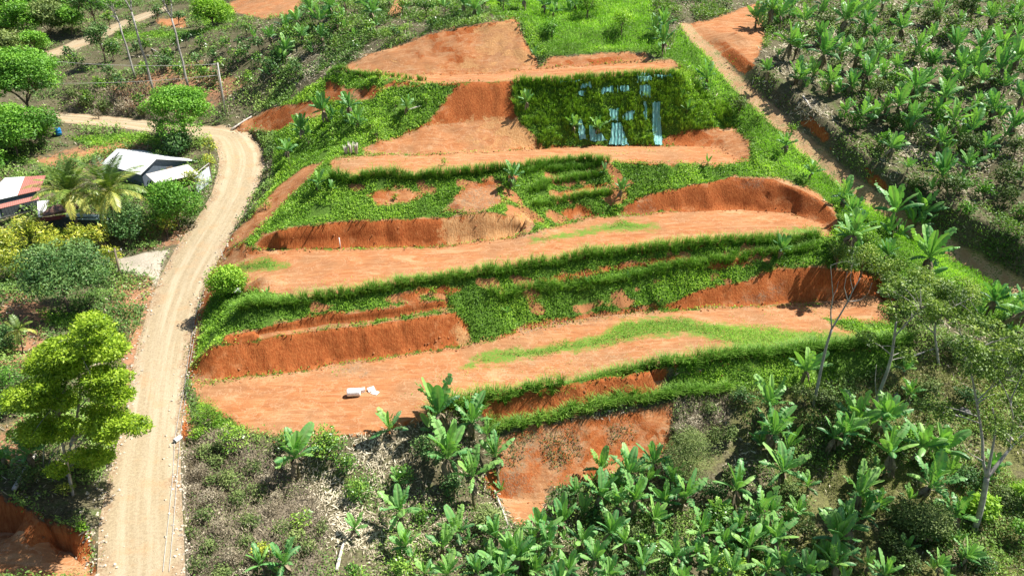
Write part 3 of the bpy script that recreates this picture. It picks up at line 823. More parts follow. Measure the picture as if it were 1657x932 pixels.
def banana(px, py, w, label, kind=None, group=None):
    """a plant whose heart is seen at the pixel and whose crown spans w pixels"""
    small = w < 27 and kind is None
    k_ = kind if kind is not None else (rng.choice((10, 11)) if small else rng.choice((1, 3, 7, 9)) if w < 50 else rng.choice(10))
    ms, ml, md, hh, L = BANANA[k_]
    sc = 1.0
    for _ in range(2):
        B = base_for(px, py, hh * sc)
        if B is None: return None
        d = project(np.array([B]))[2][0]
        sc = float(np.clip(w * d / FPX / ((1.5 if w < 50 else 1.38) * L), 0.35, 1.5))
    t = thing('banana_plant', label, 'banana plant', tuple(B), rng.uniform(0, 6.28), group, sc)
    t.rotation_euler[0], t.rotation_euler[1] = rng.normal(0, 0.11), rng.normal(0, 0.11)
    link('pseudostem', ms, t); link('leaf_crown', ml, t)
    if w > 34:
        for _ in range(int(rng.integers(0, 4))):
            a_ = rng.uniform(0, 6.28); c_ = link('sucker', SUCKER[int(rng.integers(3))], t)
            c_.location = (0.75 * math.cos(a_), 0.75 * math.sin(a_), 0.0); c_.rotation_euler = (0, 0, rng.uniform(0, 6.28)); c_.scale = (rng.uniform(0.6, 1.25),) * 3
    if md is not None and w > 28: link('dead_leaf_skirt', md, t)
    return t

# ------------------------------------------------------------------ trees and shrubs of many leaves
def clump_leaves(g, centers, radii, per, size, r, flat=0.65, up=0.55, tint0=0.5, tvar=0.16, narrow=0.5, cl_tint=0.15):
    for c, rad in zip(centers, radii):
        rad = np.broadcast_to(np.asarray(rad, float), (3,)) * (1, 1, flat)
        n = max(8, int(2.2 * per * rad[0] * rad[1]))
        d = unit(n, r)
        rr = r.uniform(0.35, 1.0, n) ** 0.5
        p = np.asarray(c) + d * rad * rr[:, None]
        nrm = d * 0.55 + np.array((0, 0, up)) + r.normal(0, 0.45, (n, 3))
        nrm /= np.linalg.norm(nrm, axis=1)[:, None]
        dr = np.cross(nrm, unit(n, r)) + d * 0.35
        ct = r.normal(0, cl_tint)
        s_ = size * r.uniform(0.65, 1.3, n)
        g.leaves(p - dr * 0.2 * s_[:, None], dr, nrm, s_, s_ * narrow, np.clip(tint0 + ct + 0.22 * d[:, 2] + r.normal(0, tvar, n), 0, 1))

def limb(a, b, sag, n=6):
    t = np.linspace(0, 1, n)[:, None]
    a, b = np.asarray(a, float), np.asarray(b, float)
    p = a + (b - a) * t
    p[:, 2] += (sag * np.sin(math.pi * t))[:, 0]
    return p

def crown_clumps(r, n, rx, ry, rz, zc, hole=0.35, spread=1.0):
    """clump centres on and in an uneven ellipsoid"""
    d = unit(n, r); d[:, 2] = np.where(d[:, 2] < -0.55, -d[:, 2], d[:, 2])
    k_ = r.uniform(hole, 1.0, n) ** 0.6 * spread
    return d * np.array((rx, ry, rz)) * k_[:, None] + np.array((0, 0, zc))

def tree(name, label, cat, B, H, rx, ry, rz, nclump, clump_r, per, leaf, mat, bark, seed, trunk_r=0.14, lean=(0, 0), fork=0.45, flat=0.65, tint0=0.5, group=None, narrow=0.5, limbs=True, zc=None, twig=None):
    r = np.random.default_rng(seed)
    t = thing(name, label, cat, tuple(B), 0, group)
    zc = H - rz if zc is None else zc
    cc = crown_clumps(r, nclump, rx, ry, rz, 0)
    topc = np.array((lean[0], lean[1], zc))
    cc = cc + topc
    g = Geo()
    rad = clump_r * r.uniform(0.5, 1.55, nclump)
    lop = unit(3, r) * (rx, ry, rz)
    for q in lop:                                  # an uneven outline: some boughs reach out, some gaps stay
        m_ = np.linalg.norm((cc - topc - q) / (rx, ry, rz), axis=1) < 0.75
        cc[m_] += q * r.uniform(-0.30, 0.28)
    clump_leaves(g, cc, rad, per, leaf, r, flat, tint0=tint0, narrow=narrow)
    tg = Geo()
    fk = np.array((lean[0] * fork, lean[1] * fork, H * fork))
    zz = np.linspace(0, 1, 6)[:, None]
    tr = np.array((0, 0, -0.4)) + (fk + (0, 0, 0.4)) * zz + np.concatenate([r.normal(0, 0.05, (6, 2)) * H * 0.15, np.zeros((6, 1))], 1) * zz
    tr[-1] = fk
    tg.tube(tr, np.linspace(trunk_r * 1.25, trunk_r * 0.8, 6), 8)
    nl = min(nclump, 26) if limbs else 5
    hub = []
    for q in range(4):
        far_c = cc[r.integers(nclump)]
        h_ = fk + (far_c - fk) * 0.5 + r.normal(0, 0.1, 3) * (rx, ry, rz)
        hub.append(h_)
        tg.tube(limb(fk, h_, 0.1 * rx), np.linspace(trunk_r * 0.72, trunk_r * 0.42, 6), 6)
    for c in cc[:nl]:
        h_ = min(hub, key=lambda q: np.linalg.norm(q - c))
        tg.tube(limb(h_, c, 0.08 * rx), np.linspace(trunk_r * 0.4, trunk_r * 0.12, 6), 5)
    link('trunk', tg.mesh('trunk', bark, True), t)
    link('crown', g.mesh('crown', mat), t)
    return t

# ------------------------------------------------------------------ ground cover nobody could count
_face_a = 0.5 * np.linalg.norm(np.cross(LV[LF[:, 1]] - LV[LF[:, 0]], LV[LF[:, 2]] - LV[LF[:, 0]]), axis=1)
_fn = np.cross(LV[LF[:, 1]] - LV[LF[:, 0]], LV[LF[:, 2]] - LV[LF[:, 0]])
_fn /= np.linalg.norm(_fn, axis=1)[:, None] + 1e-12
_fn *= np.where(_fn[:, 2:3] < 0, -1, 1)
_fc = LV[LF].mean(1)
_fpx, _fpy, _fd = project(_fc)
_view = (_fpx > -160) & (_fpx < 1820) & (_fpy > -90) & (_fpy < 1040) & (_fd > 10) & (_fc[:, 1] < 190)
def fattr(name): return attrs[name][LF].mean(1)
fa = {k_: fattr(k_) for k_ in attrs}
f_rd = np.maximum(sd_road, sd_upper)[LF].mean(1)
veg = np.clip(0.5 - 2.0 * fa['soil'], 0, 1) * (f_rd < -0.25) * np.clip(0.5 - 2 * np.maximum(fa['path'], fa['drive']), 0, 1)

def scatter(density):
    """random places on the land, density per square metre given per face"""
    m = np.clip(density, 0, None) * _face_a * _view
    n = rng.poisson(m)
    f = np.repeat(np.arange(len(LF)), n)
    u, v = rng.random(len(f)), rng.random(len(f))
    s_ = u + v > 1
    u[s_], v[s_] = 1 - u[s_], 1 - v[s_]
    a, b, c = LV[LF[f, 0]], LV[LF[f, 1]], LV[LF[f, 2]]
    return a + (b - a) * u[:, None] + (c - a) * v[:, None], f

def patch(p, s, seed): return vnoise(p[:, 0] / s, p[:, 1] / s, seed)

def leafy_cover(name, label, cat, density, size, height, mat, tint0=0.5, narrow=0.45, seed=0, stand=0.5, tone=0.28):
    p, f = scatter(density)
    n = len(p)
    hgt = height * rng.random(n) ** 1.3 * (1 + 0.7 * patch(p, 2.3, seed + 1))
    p = p + _fn[f] * 0.02 + np.array((0, 0, 1.0)) * np.clip(hgt, 0, None)[:, None]
    nr = _fn[f] * 0.4 + np.array(sun_dir) * 0.75 + rng.normal(0, 0.42, (n, 3))
    nr /= np.linalg.norm(nr, axis=1)[:, None]
    dr = np.cross(nr, unit(n)) + np.array((0, 0, stand))
    dist = np.clip(np.linalg.norm(p - (0, 0, CAM_H), axis=1) / 60, 0.8, 2.2)
    s_ = size * rng.uniform(0.6, 1.4, n) * dist ** 0.8
    tt = tint0 + tone * patch(p, 4.5, seed + 2) + 0.5 * tone * patch(p, 1.3, seed + 3) + rng.normal(0, 0.13, n) + 0.15 * (hgt / height - 0.4)
    g = Geo()
    g.leaves(p, dr, nr, s_, s_ * narrow, np.clip(tt, 0, 1))
    return tag(link(name, g.mesh(name, mat)), label, cat, None, 'stuff')

M_MOSS = leaf_mat('valley_grass_blade', (0.07, 0.085, 0.02), (0.16, 0.18, 0.05), (0.30, 0.30, 0.10), 0.6, 0.2, 0.2)
M_UNDER = leaf_mat('undergrowth_leaf', (0.03, 0.065, 0.014), (0.085, 0.16, 0.03), (0.20, 0.29, 0.06), 0.55, 0.25, 0.3)
thin = 1.0 / np.clip(np.linalg.norm(_fc - (0, 0, CAM_H), axis=1) / 60, 0.8, 2.6) ** 1.6
hole = 0.5 + 0.5 * vnoise(_fc[:, 0] / 1.9, _fc[:, 1] / 1.9, 31)
g_green = np.clip(0.5 + 1.4 * fa['green'], 0, 1) * veg * np.clip(0.6 - 2.5 * fa['bare'], 0.06, 1)
g_lush = np.clip(0.4 + 1.2 * fa['lush'], 0, 1)
inside = lambda s: poly_sd(_fpx, _fpy, poly(s)) > 0
S4 = inside('800 140,835 126,1000 113,1108 109,1150 150,1190 200,1130 212,1070 224,1000 236,900 238,870 224,838 192')
S4 = poly_sd(_fpx, _fpy, poly('800 140,835 126,1000 113,1108 109,1150 150,1190 200,1130 212,1070 224,1000 236,900 238,870 224,838 192')) * _fd / FPX > 1.5 * vnoise(_fc[:, 0] / 1.6, _fc[:, 1] / 1.6, 66)
RIDGE = inside('1098 42,1114 62,1142 86,1188 138,1234 180,1284 227,1357 290,1424 336,1502 391,1577 432,1627 464,1690 510,1560 470,1440 400,1340 340,1230 240,1150 150,1108 108,1080 92') | inside('820 -40,1060 -40,1100 96,890 92')
NET_GAPS = [poly(s) for s in ('990 200,1005 200,1018 237,984 236', '1053 166,1067 166,1069 200,1073 237,1058 236,1055 205', '952 203,959 203,970 231,952 231', '964 218,974 216,984 230,962 231', '934 196,942 195,950 228,938 228', '1040 165,1047 164,1049 196,1041 198', '983 178,1001 176,1002 199,985 198',
            '1007 181,1027 180,1025 197,1009 197', '1027 121,1053 119,1054 133,1030 135', '1034 140,1054 138,1053 160,1037 159', '903 130,939 126,939 133,904 138', '939 138,957 134,956 143,938 147',
            '971 142,993 139,991 153,973 154', '999 140,1019 139,1019 151,1000 151', '1059 121,1088 120,1087 128,1060 129', '935 150,947 147,945 158,936 158')]
gap = np.zeros(len(LF), bool)
for pg in NET_GAPS: gap |= poly_sd(_fpx, _fpy, pg) > 0
leafy_cover('weeds', 'low leafy green weeds creeping over the terrace slopes', 'weeds', 125 * g_green * thin * (hole > 0.14) * ~S4 * ~RIDGE, 0.16, 0.19, M_WEED, 0.48, 0.5, 10, 0.5, 0.36)
leafy_cover('ridge_grass', 'bright green grass and weeds along the ridge beside the footpath', 'grass', 110 * g_green * thin * RIDGE, 0.21, 0.40, M_LAWN, 0.34, 0.28, 20, 0.9, 0.42)
leafy_cover('short_grass', 'short bright green grass creeping in patches over the bare terraces', 'grass', 120 * g_lush * thin * (hole > 0.12 + 0.5 * (fa['lush'] < 0.3)), 0.15, 0.34, M_LAWN, 0.42, 0.3, 30, 0.7, 0.4)
spr = np.clip(0.3 + fa['weedy'], 0, 1) * (vnoise(_fc[:, 0] / 1.1, _fc[:, 1] / 1.1, 77) > 0.35)
leafy_cover('sprouting_weeds', 'thin tufts of weeds sprouting on the trampled red earth', 'weeds', 14 * spr * thin, 0.15, 0.06, M_LAWN, 0.45, 0.3, 40, 0.6)
base = veg * (1 - np.clip(0.5 + 1.4 * fa['green'], 0, 1))
dry = np.clip(0.5 + fa['dry'], 0, 1)
weedpatch = np.clip(0.5 + 1.1 * vnoise(_fc[:, 0] / 3.7, _fc[:, 1] / 3.7, 51) + 0.5 * vnoise(_fc[:, 0] / 1.4, _fc[:, 1] / 1.4, 52), 0, 1)
lefthill = (_fpx < 420)
leafy_cover('undergrowth', 'patchy green undergrowth between the banana plants', 'undergrowth', 150 * base * thin * np.where((_fpx > 1250) & (_fpy < 330), 0.42, 1.0) * np.where((_fpx < 430) & (_fpy < 200), 0.45, 1.0) * np.where((_fpx > 300) & (_fpx < 830) & (_fpy > 690), 0.35, 1.0) * weedpatch * (1 - 0.55 * dry), 0.19, 0.75, M_UNDER, 0.45, 0.5, 60, 0.4, 0.32)
leafy_cover('dry_scrub', 'grey brown dry scrub on the banks beside the dirt road', 'scrub', 120 * base * thin * np.clip(dry - 0.2, 0, 1), 0.30, 0.7, M_LITTER, 0.25, 0.16, 70, 0.9, 0.2)
leafy_cover('dry_scrub_leaves', 'small olive green leaves on the dry scrub beside the dirt road', 'scrub', 60 * base * thin * np.clip(dry - 0.2, 0, 1) * (hole > 0.5), 0.15, 0.6, M_SCRUB, 0.55, 0.5, 80, 0.4)

def litter(name, label, density, L, W, tint0, seed):
    p, f = scatter(density)
    n = len(p)
    nr = _fn[f] + rng.normal(0, 0.28, (n, 3)); nr /= np.linalg.norm(nr, axis=1)[:, None]
    dr = np.cross(nr, unit(n))
    dist = np.clip(np.linalg.norm(p - (0, 0, CAM_H), axis=1) / 60, 0.8, 2.2)
    g = Geo()
    tt = np.clip(tint0 + 0.3 * patch(p, 3.1, seed) + rng.normal(0, 0.2, n), 0, 1)
    g.leaves(p + _fn[f] * (0.04 + 0.10 * rng.random(n)[:, None]), dr, nr, L * rng.uniform(0.4, 1.5, n) * dist ** 0.6, W * rng.uniform(0.6, 1.4, n) * dist ** 0.8, tt)
    return tag(link(name, g.mesh(name, M_LITTER)), label, 'leaf litter', None, 'stuff')
strawp = np.clip(0.25 + 1.2 * vnoise(_fc[:, 0] / 4.3, _fc[:, 1] / 4.3, 55) + 0.6 * vnoise(_fc[:, 0] / 1.6, _fc[:, 1] / 1.6, 56), 0.05, 1)
STRAW = [poly(s) for s in ('560 700,660 700,640 760,600 790,580 740', '480 770,560 760,540 800,490 800', '540 800,820 760,860 870,760 932,540 932', '420 80,600 40,640 60,520 120,430 160', '620 170,680 180,660 205,620 205', '1240 40,1657 30,1657 300,1500 300,1290 180')]
strawz = sum(np.clip(0.4 + 0.4 * poly_sd(_fpx, _fpy, pg) * _fd / FPX, 0, 1) for pg in STRAW).clip(0, 1)
litter('leaf_litter', 'pale straw and shredded dry banana leaves strewn under the plants', 46 * base * thin * strawp * (0.35 + 0.9 * strawz) * (1 - 0.6 * (_fpx < 330)) * np.where((_fpx > 1250) & (_fpy < 330), 2.0, 1.0), 0.45, 0.07, 0.62, 90)

LOWRED = inside('770 690,1090 650,1100 760,980 800,830 870,780 800')
leafy_cover('slope_scrub', 'patches of dry weeds spreading over the bare red slope below the lowest terrace', 'scrub', 70 * thin * LOWRED * np.clip(0.25 + fa['grey'], 0, 1) * (hole > 0.3), 0.16, 0.22, M_SCRUB, 0.5, 0.4, 130, 0.5)
leafy_cover('verge_weeds', 'small weeds and dry grass creeping in along the verges of the dirt road', 'weeds', 26 * thin * (f_rd > -1.6) * (f_rd < 0.35) * (vnoise(_fc[:, 0] / 1.7, _fc[:, 1] / 1.7, 71) > 0.05) * (_fd < 120), 0.15, 0.16, M_MOSS, 0.5, 0.3, 140, 0.6)
MOSS = np.clip(0.5 + poly_sd(_fpx, _fpy, poly('1120 640,1200 620,1440 600,1560 560,1700 560,1700 960,1180 960,1260 760,1180 700')) * _fd / FPX, 0, 1)
leafy_cover('valley_grass', 'fine yellowish grass on the shaded valley slope under the lower banana plants', 'grass', 150 * base * thin * MOSS * (vnoise(_fc[:, 0] / 2.3, _fc[:, 1] / 2.3, 91) > -0.35), 0.16, 0.16, M_MOSS, 0.5, 0.25, 120, 0.6, 0.35)
# stones along the road verge
p, f = scatter(7.0 * np.exp(-((f_rd + 0.1) / 0.7) ** 2) * (f_rd > -1.2) * (_fd < 110) * thin)
g = Geo()
for q in p:
    s_ = rng.uniform(0.05, 0.16)
    g.box(q + (0, 0, s_ * 0.2), (s_ * rng.uniform(.8, 1.5), s_, s_ * 0.8), rng.uniform(0, 6), 0.5, rng.uniform(-.6, .6), rng.uniform(-.6, .6))
M_STONE = plain_mat('pale_stone', (0.52, 0.45, 0.35), 0.9, 0.35, 1.5)
tag(link('roadside_gravel', g.mesh('roadside_gravel', M_STONE)), 'loose pale stones along the verges of the dirt road', 'gravel', None, 'stuff')

# crumbled earth along the feet of the cut banks
g = Geo()
for nm in ('toe1', 'toe2', 'toe3', 'toe4', 'toe5', 'toe0', 'fill1c', 'front1'):
    ln = LINES[nm]
    for a, b in zip(ln[:-1], ln[1:]):
        for _ in range(int(np.linalg.norm(b - a) * 7)):
            q = a + (b - a) * rng.random(); q = q + np.append(rng.normal(0, 0.35, 2) + (0, -0.25), 0)
            s_ = 0.03 + 0.13 * rng.random() ** 3
            q[2] = ground_z(q[0], q[1]) + s_ * 0.2
            g.box(q, (s_ * rng.uniform(.8, 1.5), s_, s_ * 0.8), rng.uniform(0, 6), 0.5, rng.uniform(-.6, .6), rng.uniform(-.6, .6))
M_CLOD = plain_mat('red_clod', (0.36, 0.15, 0.06), 0.95, 0.35, 1.5)
tag(link('earth_clods', g.mesh('earth_clods', M_CLOD)), 'crumbled red earth clods lying along the feet of the cut banks', 'earth clods', None, 'stuff')

# ------------------------------------------------------------------ vetiver: planted rows of tall fine grass
def blades(g, p, n, h, spread, tint0, r=rng):
    """n arching blades from round the foot p"""
    az = r.uniform(0, 6.28, n); o = np.stack([np.cos(az), np.sin(az), np.zeros(n)], 1)
    hh = h * r.uniform(0.6, 1.15, n); out = spread * r.uniform(0.15, 1.0, n) * hh
    b0 = np.asarray(p) + o * (r.random(n)[:, None] * 0.16)
    m1 = b0 + o * (out * 0.35)[:, None] + np.array((0, 0, 1)) * (hh * 0.62)[:, None]
    tp = b0 + o * out[:, None] + np.array((0, 0, 1)) * (hh * (1 - 0.25 * (out / hh)))[:, None]
    sd = np.stack([-np.sin(az), np.cos(az), np.zeros(n)], 1)
    w = r.uniform(0.013, 0.026, n)[:, None]
    V = np.stack([b0 - sd * w, b0 + sd * w, m1 + sd * w * 0.9, m1 - sd * w * 0.9, tp + sd * w * 0.25, tp - sd * w * 0.25], 1)
    k_ = np.arange(n)[:, None] * 6
    F = np.concatenate([k_ + (0, 1, 2, 3), k_ + (3, 2, 4, 5)])
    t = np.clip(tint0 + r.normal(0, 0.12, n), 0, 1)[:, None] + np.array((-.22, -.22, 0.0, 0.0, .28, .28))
    g.add(V.reshape(-1, 3), F, np.clip(t, 0, 1).ravel())

def vetiver(s, label, h=1.2, step=0.26, n=26, gaps=0.03, tint=0.42, spread=1.0):
    px = poly(s); g = Geo()
    W = [at(*q) for q in px]; W = [w for w in W if w is not None]
    for a, b in zip(W[:-1], W[1:]):
        L = np.linalg.norm(b - a)
        step_, n_ = step * 0.62, int(n * 1.15)
        for k_ in range(max(1, int(L / step_))):
            if rng.random() < gaps: continue
            q = a + (b - a) * (k_ + rng.random()) * step_ / max(L, step_) + np.append(rng.normal(0, 0.17, 2), 0)
            q[2] = ground_z(q[0], q[1]) - 0.03
            hv = 0.95 * h * (1 + 0.2 * vnoise(np.array([q[0] / 1.7]), np.array([q[1] / 1.7]), 5)[0]) * rng.uniform(0.85, 1.12)
            blades(g, q, n_, hv, spread, tint + 0.10 * vnoise(np.array([q[0] / 2.5]), np.array([q[1] / 2.5]), 9)[0])
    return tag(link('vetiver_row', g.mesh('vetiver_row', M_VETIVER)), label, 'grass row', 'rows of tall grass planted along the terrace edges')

vetiver('700 668,780 645,900 622,1000 607,1100 592,1200 578,1330 568,1440 558,1472 553', 'long dark grass row along the outer edge of the lowest red terrace', 1.35, 0.24, 30)
vetiver('795 692,850 690,900 678,1000 656,1100 641,1180 630', 'shorter dark grass row across the bare red slope below the lowest terrace', 1.25, 0.25, 28)
vetiver('388 507,402 498,500 485,600 473,700 458,800 443,900 427,1000 412,1100 402,1200 394,1325 384', 'longest grass row, edging the terrace that has the white post against its back bank', 1.25, 0.24, 28)
vetiver('790 477,870 468,960 462,1060 441,1150 427,1240 413,1320 401', 'grass row halfway down the slope above the lowest terrace', 1.15, 0.28, 26, 0.1)
vetiver('535 292,590 290,640 289,720 287,745 284,790 280,830 276', 'ragged grass row on the brow of the wide green slope below the sandy bank', 1.4, 0.26, 28)
vetiver('840 274,870 268,905 264,950 261,985 265', 'grass row bulging up over the middle of the narrow third terrace edge', 1.3, 0.27, 26)
vetiver('846 281,885 276,920 274,972 269', 'upper of the three short grass rows on the slope beside a bushy banana plant', 1.1, 0.3, 24, 0.12)
vetiver('858 311,896 297,940 289,977 284', 'middle of the three short grass rows above small bare red patches', 1.1, 0.3, 24, 0.12)
vetiver('863 332,900 326,934 322,987 312', 'lowest of the three short grass rows just above the bright green verge', 1.1, 0.3, 24, 0.12)
vetiver('843 136,900 134,972 129,1040 125,1098 121', 'grass row lining the edge of the topmost terrace above the aqua net', 1.3, 0.3, 24)
vetiver('530 122,570 120,610 124,650 128,690 131', 'thin grass row at the left end of the topmost terrace', 0.9, 0.4, 20, 0.2, 0.5)
dgrass = 6.0 * g_green * S4 * np.where(gap, 0.10, 1.0) * np.where(np.mod(_fc[:, 2] / 1.15 + 0.15 * vnoise(_fc[:, 0] / 6.0, _fc[:, 1] / 6.0, 12), 1.0) < 0.5, 1.75, 0.45)
p, f = scatter(dgrass)
g = Geo()
for q in p:
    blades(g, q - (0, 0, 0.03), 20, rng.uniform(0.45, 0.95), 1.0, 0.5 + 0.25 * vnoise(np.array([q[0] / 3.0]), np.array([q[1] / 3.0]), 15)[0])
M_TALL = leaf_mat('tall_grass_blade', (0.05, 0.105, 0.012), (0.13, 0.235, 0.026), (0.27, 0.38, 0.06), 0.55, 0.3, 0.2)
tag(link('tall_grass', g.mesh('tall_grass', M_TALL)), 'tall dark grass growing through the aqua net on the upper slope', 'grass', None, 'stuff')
leafy_cover('slope_weeds', 'yellowish green weeds among the tall grass on the upper netted slope', 'weeds', 60 * g_green * S4 * ~gap * thin, 0.2, 0.5, M_WEED, 0.45, 0.4, 110)

# ------------------------------------------------------------------ banana plants, one by one
def bananas(rows, label=None, group=None, grow=1.0):
    for r_ in rows:
        banana(r_[0], r_[1], r_[2] * grow, r_[3] if len(r_) > 3 and isinstance(r_[3], str) else label, None, group if not (len(r_) > 3 and isinstance(r_[3], str)) else 'banana plants standing apart on the slopes')

bananas([
 (478, 737, 80, 'lone banana plant with yellowish drooping leaves beside pale straw, left of the coffee shrubs'),
 (635, 690, 62, 'banana plant on the lower edge of the lowest red terrace, left of the big clump'),
 (722, 668, 88, 'tall banana plant with large bright upright leaf at the corner of the lowest terrace'),
 (765, 677, 72, 'banana plant leaning over the left end of the dark grass row'),
 (732, 737, 88, 'banana plant with wide dark leaves in the middle of the lower clump'),
 (768, 777, 74, 'lower banana plant of the clump, beside the bare red slope'),
 (808, 748, 62, 'dark banana plant standing on the bare red slope edge, right of the clump'),
 (644, 826, 68, 'banana plant with spidery spreading leaves on pale straw, left of a round shrub'),
 (640, 783, 40, 'narrow banana plant with one upright leaf above the spidery one'),
 (566, 853, 42, 'small banana plant with one yellow leaf beside a dead stem'),
 (468, 905, 62, 'banana plant at the bottom edge with broad leaf, right of the dry scrub'),
 (424, 915, 50, 'bright banana plant at the bottom edge beside the dry scrub bank'),
 (1257, 700, 88, 'banana plant with broad bright leaves in deep shade right of the fuzzy round shrub'),
 (1270, 754, 72, 'banana plant with pale hanging leaves just below the bright broad leaved one'),
 (1303, 597, 62, 'banana plant at the foot of the bare leaning tree'),
 (1255, 662, 72, 'banana plant with a fan of upright leaves below the grassy end of the lowest terrace'),
 (1384, 680, 88, 'banana plant with broad paddle leaves below the slanting grey trunk'),
 (1420, 672, 74, 'banana plant crowding the broad paddle leaved one on its right'),
 (1351, 692, 56, 'small banana plant with a yellowing leaf left of the broad paddle leaved one'),
 (1440, 737, 78, 'banana plant with flat spread leaves and a dark shadow beneath'),
 (1493, 722, 68, 'banana plant with one tall pale upright leaf near the twin one'),
 (1533, 734, 74, 'banana plant with arching leaves left of the grey forked trunk'),
 (1498, 782, 84, 'banana plant on a tall bare stem with drooping dark leaves'),
 (1548, 838, 64, 'young bright banana plant at the foot of the big grey forked tree'),
 (1389, 805, 82, 'banana plant with three broad blue green leaves standing upright'),
 (1351, 868, 84, 'banana plant with pale midribs left of the dark vine covered bush'),
 (1378, 855, 70, 'banana plant half hidden behind the pale midribbed one'),
 (1523, 919, 48, 'small dark banana plant at the bottom edge, right of the vine covered bush'),
 (1463, 597, 36, 'small pale banana plant beside the rocks under the shady tree'),
 (1473, 637, 40, 'low round leaved banana plant just above the grey rocks'),
 (1632, 485, 72, 'leaning banana plant with big drooping leaves on the lower end of the ridge'),
 (1645, 508, 60, 'banana plant with hanging leaves below the leaning one on the ridge end'),
 (1604, 483, 52, 'smaller banana plant left of the leaning one on the ridge end'),
 (1452, 345, 78, 'big banana clump plant with dry trunk skirt on the ridge beside the footpath'),
 (1486, 343, 66, 'banana plant whose long leaf reaches over the footpath'),
 (1364, 321, 52, 'upper banana plant of the ridge cluster above the curved red bank'),
 (1361, 370, 62, 'banana plant with pale broad leaf in the ridge cluster'),
 (1381, 346, 46, 'narrow banana plant in the middle of the ridge cluster'),
 (1376, 382, 52, 'lowest banana plant of the ridge cluster, with a long drooping leaf'),
 (1514, 420, 80, 'bushy banana plant with dry brown skirt on the ridge, below the clump by the footpath'),
 (1440, 414, 42, 'small banana plant with a yellow leaf below the big ridge clump'),
 (1310, 278, 38, 'thin banana plant at the right end of the curved red bank'),
 (1272, 235, 34, 'slender banana plant among the ridge grass beside the narrow path'),
 (1262, 402, 38, 'bright young banana plant at the right end of the second terrace grass row'),
 (1066, 40, 58, 'tall banana plant casting a wide shadow at the end of the topmost terrace'),
 (1074, 68, 46, 'banana plant growing from the foot of the tall one at the topmost terrace'),
 (1145, 124, 46, 'blue green banana plant beside the path at the right end of the netted slope'),
 (854, 165, 32, 'banana plant at the left side of the netted slope beside the sandy red bank'),
 (826, 286, 40, 'bushy banana plant on the green slope beside the bare patch'),
 (978, 277, 26, 'pale young banana plant right of the three short grass rows'),
 (1005, 308, 32, 'banana plant with a dark stem above the left end of the curved red bank'),
 (512, 296, 36, 'banana plant with one pale upright leaf at the left end of the wide green slope'),
 (536, 304, 24, 'small banana plant tucked right of the pale leaved one on the green slope'),
 (529, 176, 46, 'banana plant with tall stem, leftmost of the pair above the road bend'),
 (563, 172, 42, 'upper banana plant right of the tall stemmed one above the road bend'),
 (577, 194, 40, 'leaning banana plant with a yellow leaf above the road bend'),
 (489, 209, 40, 'banana plant in weeds at the top of the dirt ramp'),
 (464, 245, 34, 'bright banana plant nearest the road bend beside the dirt ramp'),
 (655, 172, 32, 'banana plant beside the heap of pale dry leaves'),
 (930, 204, 30, 'small banana plant left of the aqua net hanging over the bank'),
 (970, 208, 32, 'small banana plant between hanging strips of aqua net'),
 (1103, 156, 20, 'yellow green seedling banana on the right side of the netted slope'),
 (1112, 177, 24, 'low pale banana seedling near the foot of the netted slope'),
 (1145, 263, 22, 'tiny banana plant at the right end of the third terrace'),
 (866, 90, 22, 'small banana plant between the sandy bank and the topmost terrace'),
 (432, 475, 20, 'tiny banana seedling on the slope near the round vine bush'),
 (475, 485, 18, 'tiny banana seedling on the slope right of the white sign'),
 (1013, 450, 20, 'tiny banana seedling in the middle grass row of the lower slope'),
 (950, 455, 18, 'tiny banana seedling on the bare strip of the lower slope'),
 (820, 505, 18, 'tiny banana seedling on the lower green slope above the grey bank'),
 (1345, 706, 58, 'banana plant with pale flopping leaf in the shade below the leaning tree'),
])
bananas([(712, 885, 72), (745, 860, 76), (690, 925, 55), (800, 870, 66), (832, 900, 76), (962, 803, 78), (972, 760, 66), (1023, 760, 74), (1063, 750, 64), (1104, 800, 78), (1030, 803, 72), (906, 843, 72), (868, 845, 72),
 (843, 899, 84), (982, 858, 72), (972, 911, 62), (1061, 845, 66), (1035, 919, 62), (886, 871, 66), (1008, 828, 62), (940, 875, 60), (925, 920, 64), (790, 915, 60), (1085, 775, 60), (1000, 785, 56), (760, 925, 60), (870, 925, 66), (1075, 815, 60), (1045, 775, 56), (940, 800, 50), (660, 880, 60), (720, 930, 60), (815, 930, 62), (900, 935, 66), (990, 935, 64), (1090, 900, 60), (1010, 880, 58), (1100, 935, 60), (855, 870, 56)],
 'banana plant crowded in the dense grove below the bare red slope', 'banana plants of the dense grove below the bare red slope', 0.88)
bananas([(1132, 858, 62), (1167, 873, 56), (1187, 795, 74), (1223, 828, 76), (1213, 889, 72), (1236, 873, 62), (1250, 873, 70), (1359, 917, 76), (1308, 924, 62), (1247, 833, 52), (1420, 818, 54), (1404, 917, 52), (1160, 830, 50), (1150, 915, 55), (1270, 915, 60), (1195, 850, 56), (1180, 930, 60), (1330, 900, 58), (1240, 925, 58), (1470, 890, 50), (1290, 830, 50), (1120, 890, 58), (1310, 785, 50), (1565, 905, 56), (1430, 930, 60), (1500, 865, 52), (1610, 760, 50)],
 'banana plant in the loose grove below the dark hollow at the bottom of the slope', 'banana plants of the loose grove below the dark hollow', 0.92)
